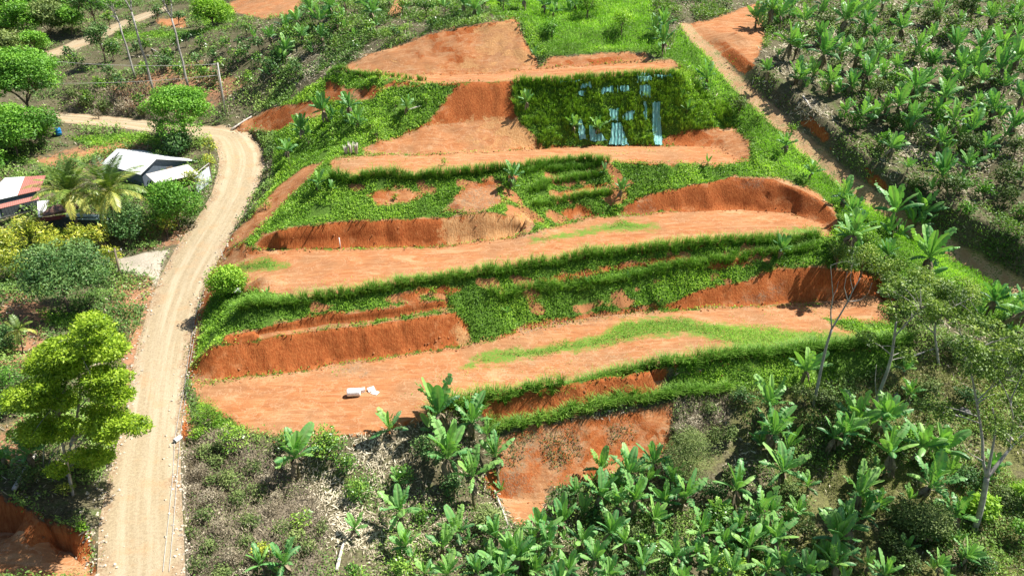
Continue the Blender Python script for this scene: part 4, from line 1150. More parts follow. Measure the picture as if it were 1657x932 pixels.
bananas([(1526, 283, 52), (1559, 268, 42), (1442, 240, 42), (1470, 270, 26), (1655, 285, 40), (1247, 15, 48), (1265, 25, 48), (1305, 33, 38), (1359, 30, 48), (1404, 23, 44), (1399, 43, 34), (1468, 12, 44), (1488, 10, 28), (1577, 5, 44), (1607, 28, 48), (1645, 20, 44), (1468, 46, 42), (1270, 68, 48), (1288, 76, 38), (1323, 86, 54), (1359, 84, 40), (1384, 91, 48), (1414, 84, 34),
 (1440, 84, 40), (1480, 76, 48), (1458, 106, 34), (1546, 76, 44), (1574, 76, 54), (1612, 73, 54), (1642, 94, 48), (1549, 109, 44), (1579, 106, 44), (1622, 111, 54), (1288, 122, 42), (1298, 129, 32), (1349, 134, 44), (1399, 122, 48), (1430, 122, 44), (1374, 137, 34), (1480, 142, 54), (1498, 137, 38), (1536, 155, 48), (1592, 132, 44), (1409, 167, 28),
 (1435, 172, 38), (1458, 172, 48), (1371, 180, 32), (1394, 188, 44), (1420, 188, 38), (1480, 195, 48), (1516, 183, 38), (1541, 195, 48), (1572, 210, 54), (1610, 175, 48), (1523, 228, 42), (1247, 114, 28), (1653, 157, 38), (1330, 10, 40), (1430, 5, 36), (1520, 25, 40), (1550, 40, 36), (1225, 30, 36), (1330, 60, 34), (1510, 60, 34), (1640, 205, 44), (1600, 240, 40), (1290, 10, 40), (1380, 5, 36), (1620, 0, 40), (1530, -4, 40), (1655, 60, 40), (1585, 170, 36), (1560, 130, 36), (1420, 60, 30), (1508, 100, 34), (1530, 128, 30), (1628, 140, 34)],
 'banana plant in the plantation on the steep hillside beyond the footpath', 'banana plants of the plantation beyond the footpath', 1.1)
bananas([(456, 43, 38), (481, 33, 34), (519, 33, 40), (504, 16, 40), (534, 12, 44), (603, 20, 40), (453, 79, 38), (572, 58, 22), (557, 46, 22), (747, 8, 34), (765, 14, 40), (557, 3, 40), (592, 4, 34), (440, 60, 30), (410, 60, 26), (881, 8, 34), (904, 5, 36), (931, 8, 38), (960, 3, 32), (720, 12, 32), (630, 2, 30), (485, 58, 30), (520, 60, 30), (780, -2, 34), (850, 0, 34), (895, 20, 30), (430, 118, 24), (505, 84, 20), (555, 28, 30), (610, 40, 26)],
 'banana plant in the scattered stand on the hilltop above the topmost terrace', 'banana plants on the hilltop above the topmost terrace')
bananas([(40, 735, 60, 'shaded banana plant under the big bright green roadside tree'), (8, 740, 40, 'half hidden banana plant left of the shaded one under the roadside tree')])

# ------------------------------------------------------------------ trees drawn limb by limb
def on_plane(px, py, y):
    return Q(px, py, y)

def poly_clumps(r, outline, n, y0, depth, rad_px, d):
    """clump centres inside an outlined crown, given real depth: thick in the middle, thin at its rim"""
    pg = poly(outline)
    lo, hi = pg.min(0), pg.max(0)
    cs, rs = [], []
    inner = None
    while len(cs) < n:
        q = r.uniform(lo, hi, (200, 2))
        sd = poly_sd(q[:, 0], q[:, 1], pg)
        inner = max(sd.max(), 1.0)
        for (x, y), s_ in zip(q[sd > rad_px * 0.45], sd[sd > rad_px * 0.45]):
            k_ = math.sqrt(max(0.05, 1 - (1 - min(1, s_ / inner)) ** 2))
            cs.append(Q(x, y, y0 + r.uniform(-1, 1) * depth * k_)); rs.append(rad_px * d / FPX * r.uniform(0.65, 1.35))
            if len(cs) >= n: break
    return np.array(cs), np.array(rs)

def sketch_tree(name, label, cat, foot, limbs, outlines, n, rad_px, per, leaf, mat, bark, seed, depth=3.0, tr=0.2, flat=0.6, tint0=0.5, narrow=0.5, twigs=40, group=None, extra=()):
    r = np.random.default_rng(seed)
    B = at(*foot)
    d = project(np.array([B]))[2][0]
    t = thing(name, label, cat, tuple(B), 0, group)
    tg = Geo(); nodes = []
    for k_, (line, r0, r1) in enumerate(limbs):
        px = poly(line)
        off = 0 if k_ == 0 else r.uniform(-0.5, 0.5) * depth
        pts = np.array([Q(x, y, B[1] + off * (i / max(1, len(px) - 1))) for i, (x, y) in enumerate(px)])
        if k_ == 0: pts[0] = B - (0, 0, 0.3)
        # smooth the line
        s_ = np.linspace(0, 1, len(pts)); s2 = np.linspace(0, 1, len(pts) * 3)
        pts = np.stack([np.interp(s2, s_, pts[:, c]) for c in range(3)], 1)
        tg.tube(pts - B, np.linspace(r0, r1, len(pts)), 8)
        nodes += [p_ for p_ in pts[len(pts) // 3 if k_ == 0 else 0:]]
    nodes = np.array(nodes)
    g = Geo(); any_leaf = False
    for o_ in outlines:
        share = n if len(outlines) == 1 else max(2, int(n * abs(_area(poly(o_))) / sum(abs(_area(poly(q))) for q in outlines)))
        cc, rr = poly_clumps(r, o_, share, B[1], depth, rad_px, d)
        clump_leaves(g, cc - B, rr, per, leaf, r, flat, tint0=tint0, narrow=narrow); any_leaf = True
        for c in cc[:max(2, int(twigs * share / n))]:
            q = nodes[np.argmin(np.linalg.norm(nodes - c, axis=1) + 0.6 * np.maximum(0, nodes[:, 2] - c[2]))]
            tg.tube(limb(q - B, c - B, 0.15), np.linspace(0.05, 0.015, 6) * tr / 0.2, 5)
    link('trunk', tg.mesh('trunk', bark, True), t)
    if any_leaf: link('crown', g.mesh('crown', mat), t)
    return t

def _area(p):
    return 0.5 * np.sum(p[:, 0] * np.roll(p[:, 1], -1) - p[:, 1] * np.roll(p[:, 0], -1))

# the big bright tree by the road
sketch_tree('roadside_tree', 'big bright yellow green tree with spreading layered crown overhanging the dirt road', 'tree', (117, 800),
 [('117 800,112 770,108 745,100 715,92 690', 0.11, 0.07), ('108 745,116 715,122 690,130 640,128 590', 0.13, 0.05), ('100 715,86 690,76 665,70 640', 0.10, 0.05), ('92 690,100 650,110 600,130 550', 0.10, 0.04), ('112 770,95 765,70 755', 0.06, 0.02), ('116 715,150 690,190 670', 0.08, 0.03)],
 ['138 500,168 512,182 540,205 560,198 585,160 590,128 575,118 545,128 520', '60 560,110 535,128 560,140 590,120 612,75 615,42 600', '150 585,190 592,222 607,205 622,222 636,196 652,150 645,130 615',
  '18 625,60 606,100 615,125 640,115 665,70 672,30 662,5 668', '25 690,60 672,110 668,130 690,118 715,80 712,60 725,20 712', '130 650,185 655,238 684,228 702,195 704,205 716,170 728,165 715,138 700',
  '108 725,150 722,180 735,172 752,140 758,112 750', '75 752,100 745,112 765,85 775'],
 430, 15, 190, 0.22, M_BRIGHT, M_BARK_PALE, 1, 4.8, 0.14, 0.34, 0.55, 0.42, 90)
# leaning bare tree and the two grey trees at the right
sketch_tree('bare_tree', 'leaning bare grey tree with thin forked leafless branches, above the banana groves', 'tree', (1316, 655),
 [('1316 655,1324 620,1330 590,1337 560,1346 532', 0.15, 0.10), ('1346 532,1344 505,1348 480,1346 455,1344 430', 0.07, 0.02), ('1346 532,1362 505,1372 488,1380 470,1392 450', 0.08, 0.035), ('1372 488,1366 465,1371 440', 0.04, 0.015), ('1372 488,1392 486,1405 475,1411 458', 0.04, 0.012), ('1348 480,1354 468,1357 455', 0.03, 0.01), ('1380 470,1376 452,1378 435', 0.03, 0.01)],
 ['1362 408,1385 400,1408 410,1402 432,1378 436,1360 425'], 5, 9, 110, 0.22, M_OLIVE, M_BARK_PALE, 2, 1.0, 0.15, 0.6, 0.4, 0.5, 5)
sketch_tree('slanting_tree', 'slanting grey trunked tree with small dark crown beside the grassy end of the lowest terrace', 'tree', (1414, 660),
 [('1414 660,1424 632,1436 600,1443 575,1447 545,1450 520', 0.17, 0.09), ('1443 575,1425 560,1408 550', 0.06, 0.02), ('1447 545,1470 520,1490 500', 0.08, 0.03), ('1418 640,1416 615,1418 590', 0.05, 0.02)],
 ['1380 535,1400 525,1430 535,1428 555,1410 566,1385 560', '1435 555,1475 550,1488 572,1470 590,1440 588', '1412 462,1440 450,1500 455,1530 480,1525 510,1480 520,1440 518,1415 500'], 24, 12, 120, 0.24, M_OLIVE, M_BARK_PALE, 3, 2.2, 0.17, 0.5, 0.36, 0.5, 26)
sketch_tree('grey_forked_tree', 'tall pale grey tree with forked trunk and airy olive crown at the lower right', 'tree', (1576, 858),
 [('1576 858,1584 835,1591 805,1597 772', 0.24, 0.19), ('1597 772,1590 745,1590 715,1586 685,1580 650,1574 615,1562 575', 0.13, 0.05), ('1597 772,1603 740,1608 715,1612 690,1606 660', 0.12, 0.04), ('1597 772,1615 750,1632 728,1650 708,1670 690', 0.16, 0.06), ('1632 728,1636 700,1640 675,1634 650', 0.07, 0.03), ('1590 745,1572 735,1560 725', 0.04, 0.02), ('1586 685,1560 675,1530 668,1505 660', 0.05, 0.02), ('1580 650,1600 630,1625 615', 0.05, 0.02)],
 ['1512 520,1545 510,1600 515,1650 535,1675 560,1670 640,1665 690,1640 660,1620 640,1600 655,1585 625,1560 612,1535 600,1520 570', '1470 655,1510 640,1555 660,1550 690,1500 685', '1600 660,1640 680,1670 700,1660 740,1625 725,1600 700'], 84, 13, 125, 0.22, M_OLIVE, M_BARK_PALE, 4, 3.4, 0.2, 0.6, 0.42, 0.5, 70)
sketch_tree('shady_tree', 'dense low olive tree spreading over the dark gully beyond the lowest terrace', 'tree', (1520, 590),
 [('1520 590,1516 565,1512 540,1515 515', 0.14, 0.08), ('1512 540,1490 520,1470 505', 0.06, 0.03), ('1515 515,1545 495,1575 480', 0.06, 0.03)],
 ['1440 440,1480 435,1520 450,1570 465,1600 490,1605 525,1570 530,1540 520,1500 535,1470 510,1440 480'], 58, 13, 140, 0.22, M_OLIVE, M_BARK_PALE, 5, 2.6, 0.15, 0.6, 0.42, 0.5, 30)

def px_tree(name, label, cat, foot, H_px, w_px, mat, seed, n=24, per=70, leaf=0.3, bark=M_BARK, fork=0.22, rz=0.46, flat=0.6, tint0=0.5, narrow=0.5, clump=0.36, trunk=0.02, lean=(0, 0), group=None):
    """a tree by its foot, height and crown width in the photo"""
    B = at(*foot)
    d = project(np.array([B]))[2][0]
    tilt = math.cos(math.atan2(CAM_H - B[2] - 2, B[1]))
    H, rx = H_px * d / FPX / tilt, 0.5 * w_px * d / FPX
    r_z = H * rz
    return tree(name, label, cat, B, H, rx * 0.85, rx * 0.85, r_z * 0.8, n, rx * clump, per, leaf, mat, bark, seed, max(0.05, H * trunk), lean, fork, flat, tint0, group, narrow)

px_tree('round_tree', 'bright green round crowned tree standing over the far bend of the dirt road', 'tree', (54, 203), 114, 134, M_GREENTREE, 21, 84, 36, 0.40, clump=0.25, tint0=0.62, fork=0.28, rz=0.42)
px_tree('round_tree', 'rounded bright green tree behind the white roofed house, at the road bend', 'tree', (304, 236), 90, 104, M_GREENTREE, 22, 80, 44, 0.34, clump=0.27, tint0=0.62, fork=0.12, rz=0.52)
px_tree('dome_tree', 'dark dome shaped tree below the yellow green crotons and the small utility pole', 'tree', (112, 505), 104, 132, M_DARKTREE, 23, 60, 62, 0.26, clump=0.28, tint0=0.62, fork=0.25, rz=0.46)
px_tree('garden_tree', 'bushy green tree left of the blue drum', 'tree', (30, 255), 76, 100, M_GREENTREE, 24, 50, 44, 0.36, fork=0.2, rz=0.48, tint0=0.55)
px_tree('garden_tree', 'darker bushy tree between the blue drum and the far road bend', 'tree', (75, 218), 34, 50, M_DARKTREE, 25, 16, 40, 0.34, fork=0.2, rz=0.48, tint0=0.6)
px_tree('garden_tree', 'leafy green tree at the left edge beside the red and white roof', 'tree', (-8, 300), 60, 60, M_GREENTREE, 26, 20, 36, 0.34, fork=0.25, rz=0.46)
px_tree('conical_tree', 'dark narrow conical tree beside the road bend tree', 'tree', (266, 240), 42, 22, M_DARKTREE, 27, 16, 70, 0.28, fork=0.1, rz=0.5, clump=0.5)
px_tree('slim_tree', 'leftmost slim pale trunked tree on the slope above the dirt road', 'tree', (219, 126), 124, 46, M_GREENTREE, 28, 12, 24, 0.36, M_BARK_PALE, 0.66, 0.16, clump=0.32, trunk=0.012, lean=(-1.0, 0), tint0=0.45)
px_tree('slim_tree', 'middle slim pale trunked tree, tallest of the three above the dirt road', 'tree', (250, 153), 170, 52, M_GREENTREE, 29, 12, 24, 0.36, M_BARK_PALE, 0.72, 0.14, clump=0.32, trunk=0.010, lean=(-1.2, 0), tint0=0.45)
px_tree('slim_tree', 'slim forked tree nearest the round tree at the road bend', 'tree', (305, 142), 156, 44, M_GREENTREE, 30, 10, 24, 0.36, M_BARK_PALE, 0.66, 0.14, clump=0.32, trunk=0.011, lean=(-0.9, 0), tint0=0.45)
px_tree('dark_tree', 'dark leafy tree casting shade on the slope below the upper dirt road', 'tree', (172, 104), 62, 44, M_DARKTREE, 31, 20, 36, 0.4, fork=0.3, rz=0.42)
px_tree('dark_tree', 'tall dark tree beside the pale upper dirt road', 'tree', (158, 54), 62, 46, M_DARKTREE, 32, 18, 36, 0.42, fork=0.4, rz=0.36)

# the forest on the far left slope: trees one can tell apart only by where they crowd
FOREST = [(-5, 40, 50), (25, 30, 52), (62, 26, 50), (100, 24, 48), (130, 30, 40), (8, 72, 54), (45, 68, 54), (82, 62, 50), (118, 58, 44), (20, 105, 52), (58, 92, 44), (148, 14, 40), (170, 8, 36), (200, 10, 34), (90, 5, 44), (40, 5, 48), (-20, 100, 50), (225, 4, 30), (-30, 70, 50)]
for i, (x, y, w) in enumerate(FOREST):
    px_tree('forest_tree', 'grey green tree crowded in the woodland on the far slope at the top left', 'tree', (x, y), 48 * rng.uniform(.85, 1.2), w * 1.1, M_SCRUB if i % 2 else M_GREENTREE, 200 + i, 34, 24, 0.5, fork=0.15, rz=0.5, tint0=0.6 if i % 3 else 0.7, group='trees of the woodland at the top left')

def shrub(px, py, w, label, mat=M_COFFEE, leaf=0.2, tall=0.95, n=14, per=80, seed=None, tint0=0.5, cat='shrub', name='shrub', narrow=0.5, group=None):
    """a bush seen centred at the pixel, w pixels wide"""
    B = at(px, py + w * 0.42)
    d = project(np.array([B]))[2][0]
    rx = 0.5 * w * d / FPX
    H = 2 * rx * tall
    sd = int(px * 7 + py * 13) if seed is None else seed
    leaf = leaf * max(1.0, d / 60) ** 0.8
    return tree(name, label, cat, B, H, rx * 0.72, rx * 0.72, H * 0.36, n, rx * 0.45, per / max(1, (d / 55) ** 1.4), leaf, mat, M_BARK, sd, max(0.03, rx * 0.06), (0, 0), 0.25, 0.85, tint0, group, narrow, zc=H * 0.52)

shrub(534, 716, 60, 'glossy yellow tipped coffee shrub at the edge of the lowest terrace', tint0=0.62, n=22)
shrub(467, 711, 40, 'dark round coffee shrub just behind the lone yellowish banana plant')
shrub(562, 748, 40, 'dark lower coffee shrub adjoining the yellow tipped one', tint0=0.45)
shrub(582, 788, 46, 'coffee shrub with yellow tips standing alone above the pale straw', tint0=0.62, n=18)
shrub(650, 770, 40, 'coffee shrub behind the narrow banana plant', tint0=0.52)
shrub(686, 829, 36, 'compact round green shrub right of the spidery banana plant', tint0=0.55)
shrub(487, 840, 34, 'yellow green shrub upper of two on the dry scrub slope', tint0=0.75)
shrub(481, 870, 42, 'olive shrub lower of two on the dry scrub slope', M_SCRUB, tint0=0.7)
shrub(694, 722, 60, 'dark leafy bush under the tall banana plants at the terrace corner', M_DARKTREE, tint0=0.5)
shrub(735, 785, 54, 'dark shaded bush at the foot of the lower banana clump', M_DARKTREE, tint0=0.42)
shrub(790, 835, 54, 'loose olive bush beside the bare red slope', M_SCRUB, tint0=0.55)
shrub(572, 927, 36, 'green shrub at the bottom edge under pale fallen leaves', tint0=0.5)
shrub(650, 920, 44, 'yellow flecked shrub at the bottom edge between banana plants', tint0=0.72)
shrub(425, 890, 36, 'yellow green shrub beside the dry scrub at the bottom', M_CROTON, tint0=0.35)
shrub(380, 712, 52, 'shrub with yellow and orange leaves at the red earth edge', M_COFFEE, tint0=0.66)
shrub(322, 700, 30, 'bright weedy shrub beside the white culvert pipe', M_WEED, tint0=0.6)
shrub(338, 672, 56, 'feathery green bush at the left tip of the lowest terrace', M_WEED, 0.18, tint0=0.45, narrow=0.25)
shrub(1111, 732, 82, 'fuzzy round olive green bush at the right edge of the bare red slope', M_SCRUB, 0.16, 1.0, 34, 130, tint0=0.62, narrow=0.28)
shrub(914, 803, 58, 'dark leafy bush at the foot of the bare red slope', M_DARKTREE, tint0=0.5)
shrub(1175, 914, 58, 'bright yellow green bush at the bottom edge', M_COFFEE, tint0=0.9, n=20)
shrub(1043, 882, 50, 'green vine tangle between banana plants near the bottom edge', M_COFFEE, tint0=0.42)
shrub(1162, 834, 50, 'dark green bush between the two banana groves', M_COFFEE, tint0=0.4)
shrub(1584, 815, 56, 'light green large leaved shrub behind the grey forked trunk', M_WEED, 0.32, n=18, per=70, tint0=0.62)
shrub(1482, 835, 88, 'wide dark vine covered bush in the lower right grove', M_SCRUB, 0.18, 0.8, 34, 120, tint0=0.42)
shrub(1652, 797, 44, 'light green leafy shrub at the right edge', M_WEED, 0.3, tint0=0.62)
shrub(1300, 855, 56, 'dark scrubby bush between banana plants near the bottom', M_SCRUB, tint0=0.3)
shrub(1645, 862, 44, 'green bush at the lower right corner', M_GREENTREE, tint0=0.45)
shrub(1458, 704, 48, 'round leaved green shrub right of the broad paddle leaved banana', M_GREENTREE, 0.24, tint0=0.55)
shrub(1300, 640, 44, 'dark shrub behind the foot of the bare leaning tree', M_SCRUB, tint0=0.35)
shrub(1195, 175, 30, 'grey green round bush standing alone on the ridge grass', M_SCRUB, tint0=0.5)
shrub(1352, 415, 50, 'dark ridge bush at the right end of the second terrace', M_OLIVE, tint0=0.45)
shrub(1392, 424, 56, 'olive ridge bush behind the branches of the bare tree', M_OLIVE, tint0=0.5)
shrub(1432, 440, 58, 'dense olive bush on the ridge above the shady gully', M_OLIVE, tint0=0.5)
shrub(1475, 462, 64, 'broad olive bush on the ridge below the brown skirted banana', M_OLIVE, tint0=0.5)
shrub(1556, 480, 62, 'bright olive bush where the ridge meets the right edge grove', M_OLIVE, tint0=0.6)
shrub(1400, 385, 40, 'yellow green bush beside the lowest ridge cluster banana', M_WEED, tint0=0.45)
shrub(370, 452, 62, 'round bush smothered in bright green vines at the left end of the second terrace', M_WEED, 0.2, 0.85, 34, 140, tint0=0.55, narrow=0.7)
shrub(290, 230, 46, 'dark shaded bush under the round tree at the road bend', M_DARKTREE, 0.26, 0.8, 20, 90, tint0=0.35)
shrub(615, 122, 16, 'small yellow green bush on the topmost terrace edge', M_CROTON, tint0=0.45)
shrub(893, 48, 34, 'dark shrub below the hilltop bananas, right of the sandy bank', M_GREENTREE, tint0=0.45)
shrub(950, 15, 46, 'bright green bush on the hilltop beside the bananas', M_WEED, tint0=0.5)
shrub(1005, 40, 40, 'light green weedy bush left of the tall shadowed banana', M_WEED, tint0=0.6)
shrub(345, 18, 60, 'large bright green bush on the upper left slope beside red earth', M_WEED, 0.24, 0.7, 24, 90, tint0=0.6)
shrub(210, 368, 62, 'dark green bush beside the coconut palms and the driveway', M_DARKTREE, 0.22, 1.1, 26, 90, tint0=0.55)
shrub(10, 545, 44, 'broad leaved dark bush at the left edge near the little palm', M_DARKTREE, tint0=0.6)
shrub(20, 610, 50, 'green bush left of the big bright roadside tree', M_GREENTREE, tint0=0.5)
shrub(10, 660, 46, 'shaded bush at the left edge under the roadside tree', M_DARKTREE, tint0=0.5)
shrub(110, 790, 30, 'yellow striped croton at the foot of the big roadside tree', M_CROTON, 0.3, tint0=0.4, narrow=0.2)
shrub(135, 852, 22, 'small green weed clump on top of the red cut beside the road', M_WEED, tint0=0.6)
shrub(45, 770, 44, 'dark scrub bush on the shaded bank at the lower left', M_SCRUB, tint0=0.3)
# crotons round the houses
for q in ((18, 398, 58, 'yellow green croton at the left end of the croton hedge'), (60, 385, 56, 'tall croton second from the left end of the hedge'), (95, 402, 52, 'green croton in the middle of the hedge in front of the maroon awning'), (128, 390, 44, 'bright yellow croton at the right end of the hedge'),
          (157, 388, 40, 'yellow croton standing apart, left of the small utility pole'), (178, 420, 34, 'low croton at the foot of the small utility pole'), (30, 432, 52, 'lower yellow croton at the left edge of the hedge'), (75, 425, 40, 'shaded croton behind the dark dome tree')):
    shrub(q[0], q[1], q[2], q[3], M_CROTON, 0.34, 1.1, 20, 70, tint0=0.48, cat='croton', name='croton_shrub', narrow=0.22, group='crotons round the tin roofed houses')
shrub(290, 340, 74, 'large leafy green bush hiding the lean-to of the white roofed house', M_GREENTREE, 0.22, 1.2, 34, 100, tint0=0.42)
for q in ((312, 300, 34, 'yellow croton leaning on the white metal gate'), (268, 335, 34, 'yellow green croton left of the large leafy bush'), (285, 352, 36, 'bright croton below the large leafy bush'), (272, 372, 30, 'lowest croton beside the bare roadside bank'), (340, 245, 28, 'croton beside the road bend just behind the metal gate'), (343, 268, 24, 'smaller croton right against the metal gate top')):
    shrub(q[0], q[1], q[2], q[3], M_CROTON, 0.3, 1.25, 14, 70, tint0=0.45, cat='croton', name='croton_shrub', narrow=0.22, group='crotons round the tin roofed houses')
# coffee and scrub on the hillsides, too many alike to tell apart
HILL = [(185, 88, 30), (112, 88, 22), (128, 104, 24), (222, 82, 20), (236, 78, 20), (290, 75, 18), (302, 66, 18), (326, 74, 18), (368, 76, 20), (386, 96, 26), (398, 82, 26), (366, 112, 24), (330, 126, 24), (270, 106, 24), (346, 96, 22), (290, 32, 22), (320, 36, 18), (256, 26, 22), (272, 10, 24), (212, 40, 20),
        (178, 35, 24), (470, 60, 24), (522, 56, 26), (546, 40, 24), (600, 50, 24), (652, 15, 30), (690, 16, 28), (440, 116, 26), (450, 96, 24), (480, 116, 22), (500, 80, 22), (532, 66, 22), (420, 100, 24), (405, 130, 22), (640, 60, 22), (575, 80, 20), (400, 50, 22), (420, 75, 24), (240, 120, 26), (200, 140, 26), (140, 160, 24), (230, 165, 22), (290, 120, 28), (270, 90, 22), (350, 130, 22), (320, 100, 22), (180, 120, 24), (160, 140, 24), (700, 40, 20), (735, 25, 24), (815, 10, 28)]
for x, y, w in HILL:
    shrub(x, y, w * rng.uniform(0.9, 1.2), 'dark green coffee shrub scattered on the dry slope at the upper left', M_COFFEE if rng.random() < .6 else M_DARKTREE, 0.26, 1.15, 10, 60, tint0=0.5, cat='coffee shrub', name='coffee_shrub', group='coffee shrubs on the upper left slope')
RH = [(1420, 148, 42), (1500, 165, 32), (1480, 168, 34), (1540, 48, 36), (1536, 58, 30), (1330, 42, 32), (1530, 302, 42), (1552, 300, 36), (1628, 282, 52), (1622, 320, 42), (1560, 340, 36), (1400, 110, 30), (1450, 130, 36), (1600, 60, 34), (1500, 100, 34), (1580, 180, 40), (1480, 220, 36), (1640, 240, 40), (1560, 235, 36), (1450, 200, 30), (1350, 110, 30), (1380, 200, 30), (1600, 130, 30), (1520, 200, 36), (1430, 230, 34), (1480, 300, 34), (1590, 310, 36), (1655, 120, 34), (1655, 340, 40), (1500, 30, 34), (1440, 30, 30), (1300, 60, 30), (1370, 60, 30), (1560, 15, 34), (1640, 40, 34)]
for x, y, w in RH:
    shrub(x, y, w * rng.uniform(0.9, 1.2), 'dark undergrowth bush among the plantation bananas beyond the footpath', M_SCRUB if rng.random() < .5 else M_GREENTREE, 0.24, 0.9, 12, 70, tint0=0.32, cat='bush', name='undergrowth_bush', group='bushes in the plantation beyond the footpath')
LH = [(1200, 640, 40), (1180, 700, 36), (1150, 790, 44), (1280, 790, 40), (1440, 870, 46), (1560, 770, 46), (1620, 800, 44), (1500, 620, 44), (1560, 640, 44), (1620, 580, 44), (1400, 760, 44), (960, 830, 40), (890, 880, 40), (770, 905, 40), (1020, 860, 40), (1330, 640, 40), (1580, 900, 50), (1460, 900, 46), (1180, 765, 40), (1540, 560, 46)]
for x, y, w in LH:
    shrub(x, y, w, 'dark tangled bush filling the shade between the lower banana plants', M_SCRUB if rng.random() < .6 else M_DARKTREE, 0.2, 0.75, 16, 80, tint0=0.28, cat='bush', name='undergrowth_bush', group='bushes in the shade of the lower groves')
DB = [(325, 760, 34), (352, 745, 30), (372, 770, 40), (345, 800, 36), (390, 800, 34), (330, 830, 32), (365, 845, 40), (405, 840, 36), (340, 880, 34), (380, 895, 38), (320, 910, 34), (420, 790, 34), (440, 820, 36), (455, 850, 30), (360, 925, 36), (312, 790, 24), (310, 860, 24), (410, 755, 28), (435, 770, 28), (345, 775, 26), (400, 870, 32), (450, 800, 28), (500, 880, 30), (520, 850, 26), (395, 925, 30), (332, 725, 30), (356, 720, 30), (1120, 680, 34), (1150, 660, 30), (1155, 700, 34), (1095, 690, 28), (140, 165, 22), (170, 170, 24), (200, 172, 22), (235, 178, 22), (120, 150, 24), (160, 185, 18)]
for i, (x, y, w) in enumerate(DB):
    shrub(x, y, w * 1.05, 'dry grey brown brush with few olive leaves on a bank beside bare earth', (M_LITTER, M_SCRUB, M_SCRUB)[i % 3], 0.17, 0.7, 14, 130 if i % 3 else 170, tint0=0.42 if i % 3 else 0.36, cat='dry bush', name='dry_bush', group='dry bushes on the banks', narrow=0.2 if i % 3 == 0 else 0.45)
SL = [(430, 330, 20), (640, 318, 12), (720, 262, 14), (905, 222, 14), (1040, 225, 14), (1065, 478, 18), (1030, 492, 16), (700, 470, 16), (842, 500, 12), (1280, 205, 24), (1225, 190, 20), (1180, 160, 18), (1300, 255, 22), (600, 200, 24), (640, 165, 22), (690, 160, 20), (500, 225, 26), (470, 262, 22), (540, 215, 24), (610, 215, 20)]
for x, y, w in SL:
    shrub(x, y, w, 'small leafy weed bush standing up from the green terrace slopes', M_WEED, 0.18, 0.8, 8, 80, tint0=0.42, cat='weed bush', name='weed_bush', group='weed bushes on the terrace slopes')

# ------------------------------------------------------------------ palms
def palm(name, label, hub, foot, L, nf, seed, droop=1.0, leafw=0.07, h_up=0.0):
    r = np.random.default_rng(seed)
    B = at(*foot)
    Hb = Q(hub[0], hub[1], B[1] + 0.2)
    t = thing(name, label, 'palm', tuple(B))
    H = Hb - B
    tg = Geo()
    tg.tube(limb((0, 0, -0.3), H, 0.0, 9) + np.linspace(0, 1, 9)[:, None] * 0, np.linspace(0.17, 0.11, 9) * L / 4.2, 8)
    link('trunk', tg.mesh('trunk', M_BARK, True), t)
    g = Geo()
    for i in range(nf):
        age = i / (nf - 1)
        az = i * 2.4 + r.normal(0, 0.2)
        e0 = R(84 - 86 * age + r.normal(0, 6)); bend = R((40 + 55 * age) * droop)
        m = 26
        s_ = np.linspace(0, 1, m)
        el = e0 - bend * s_ ** 1.4
        LL = L * r.uniform(0.85, 1.08)
        ds = LL / (m - 1)
        hx = np.concatenate([[0], np.cumsum(np.cos(el[:-1]) * ds)]); hz = np.concatenate([[0], np.cumsum(np.sin(el[:-1]) * ds)])
        o = np.array((math.cos(az), math.sin(az), 0.0)); sd = np.array((-math.sin(az), math.cos(az), 0.0))
        mid = H + o * hx[:, None] + np.array((0, 0, 1.0)) * hz[:, None]
        tint = np.clip(0.25 + 0.6 * age + r.normal(0, 0.08), 0, 1)
        g.tube(mid[::3], np.linspace(0.04, 0.012, len(mid[::3])), 4, min(1, tint + 0.15), False)
        up = -np.sin(el)[:, None] * o + np.cos(el)[:, None] * np.array((0, 0, 1.0))
        fw = np.gradient(mid, axis=0); fw /= np.linalg.norm(fw, axis=1)[:, None]
        for sg in (-1, 1):
            k_ = np.arange(3, m)
            k_ = np.repeat(k_, 2)
            sub = np.where(np.arange(len(k_)) % 2, 0.5, 0.0) * ds
            P0 = mid[k_] + fw[k_] * sub[:, None]
            ll = L * 0.20 * np.sin(math.pi * np.clip(0.12 + 0.84 * s_[k_], 0, 1)) ** 0.7 + 0.12
            D = sd * sg * 0.85 + fw[k_] * 0.65 + np.array((0, 0, -0.55)) * (0.35 + age) + up[k_] * 0.15 * (1 - age) + r.normal(0, 0.06, (len(k_), 3))
            g.leaves(P0, D, up[k_] + r.normal(0, 0.15, (len(k_), 3)), ll * r.uniform(.85, 1.1, len(k_)), leafw, np.clip(tint + r.normal(0, 0.1, len(k_)), 0, 1))
    link('crown', g.mesh('crown', M_PALM), t)
    return t
palm('coconut_palm', 'coconut palm with arching yellow green fronds nearest the red and white roof', (113, 312), (127, 378), 4.7, 24, 1, 1.0, 0.10)
palm('coconut_palm', 'coconut palm with drooping fronds right in front of the white roofed house', (176, 310), (186, 374), 5.1, 24, 2, 1.05, 0.10)
palm('small_palm', 'small feathery palm on the red bank at the left edge', (31, 534), (37, 572), 1.5, 11, 3, 1.1, 0.05)

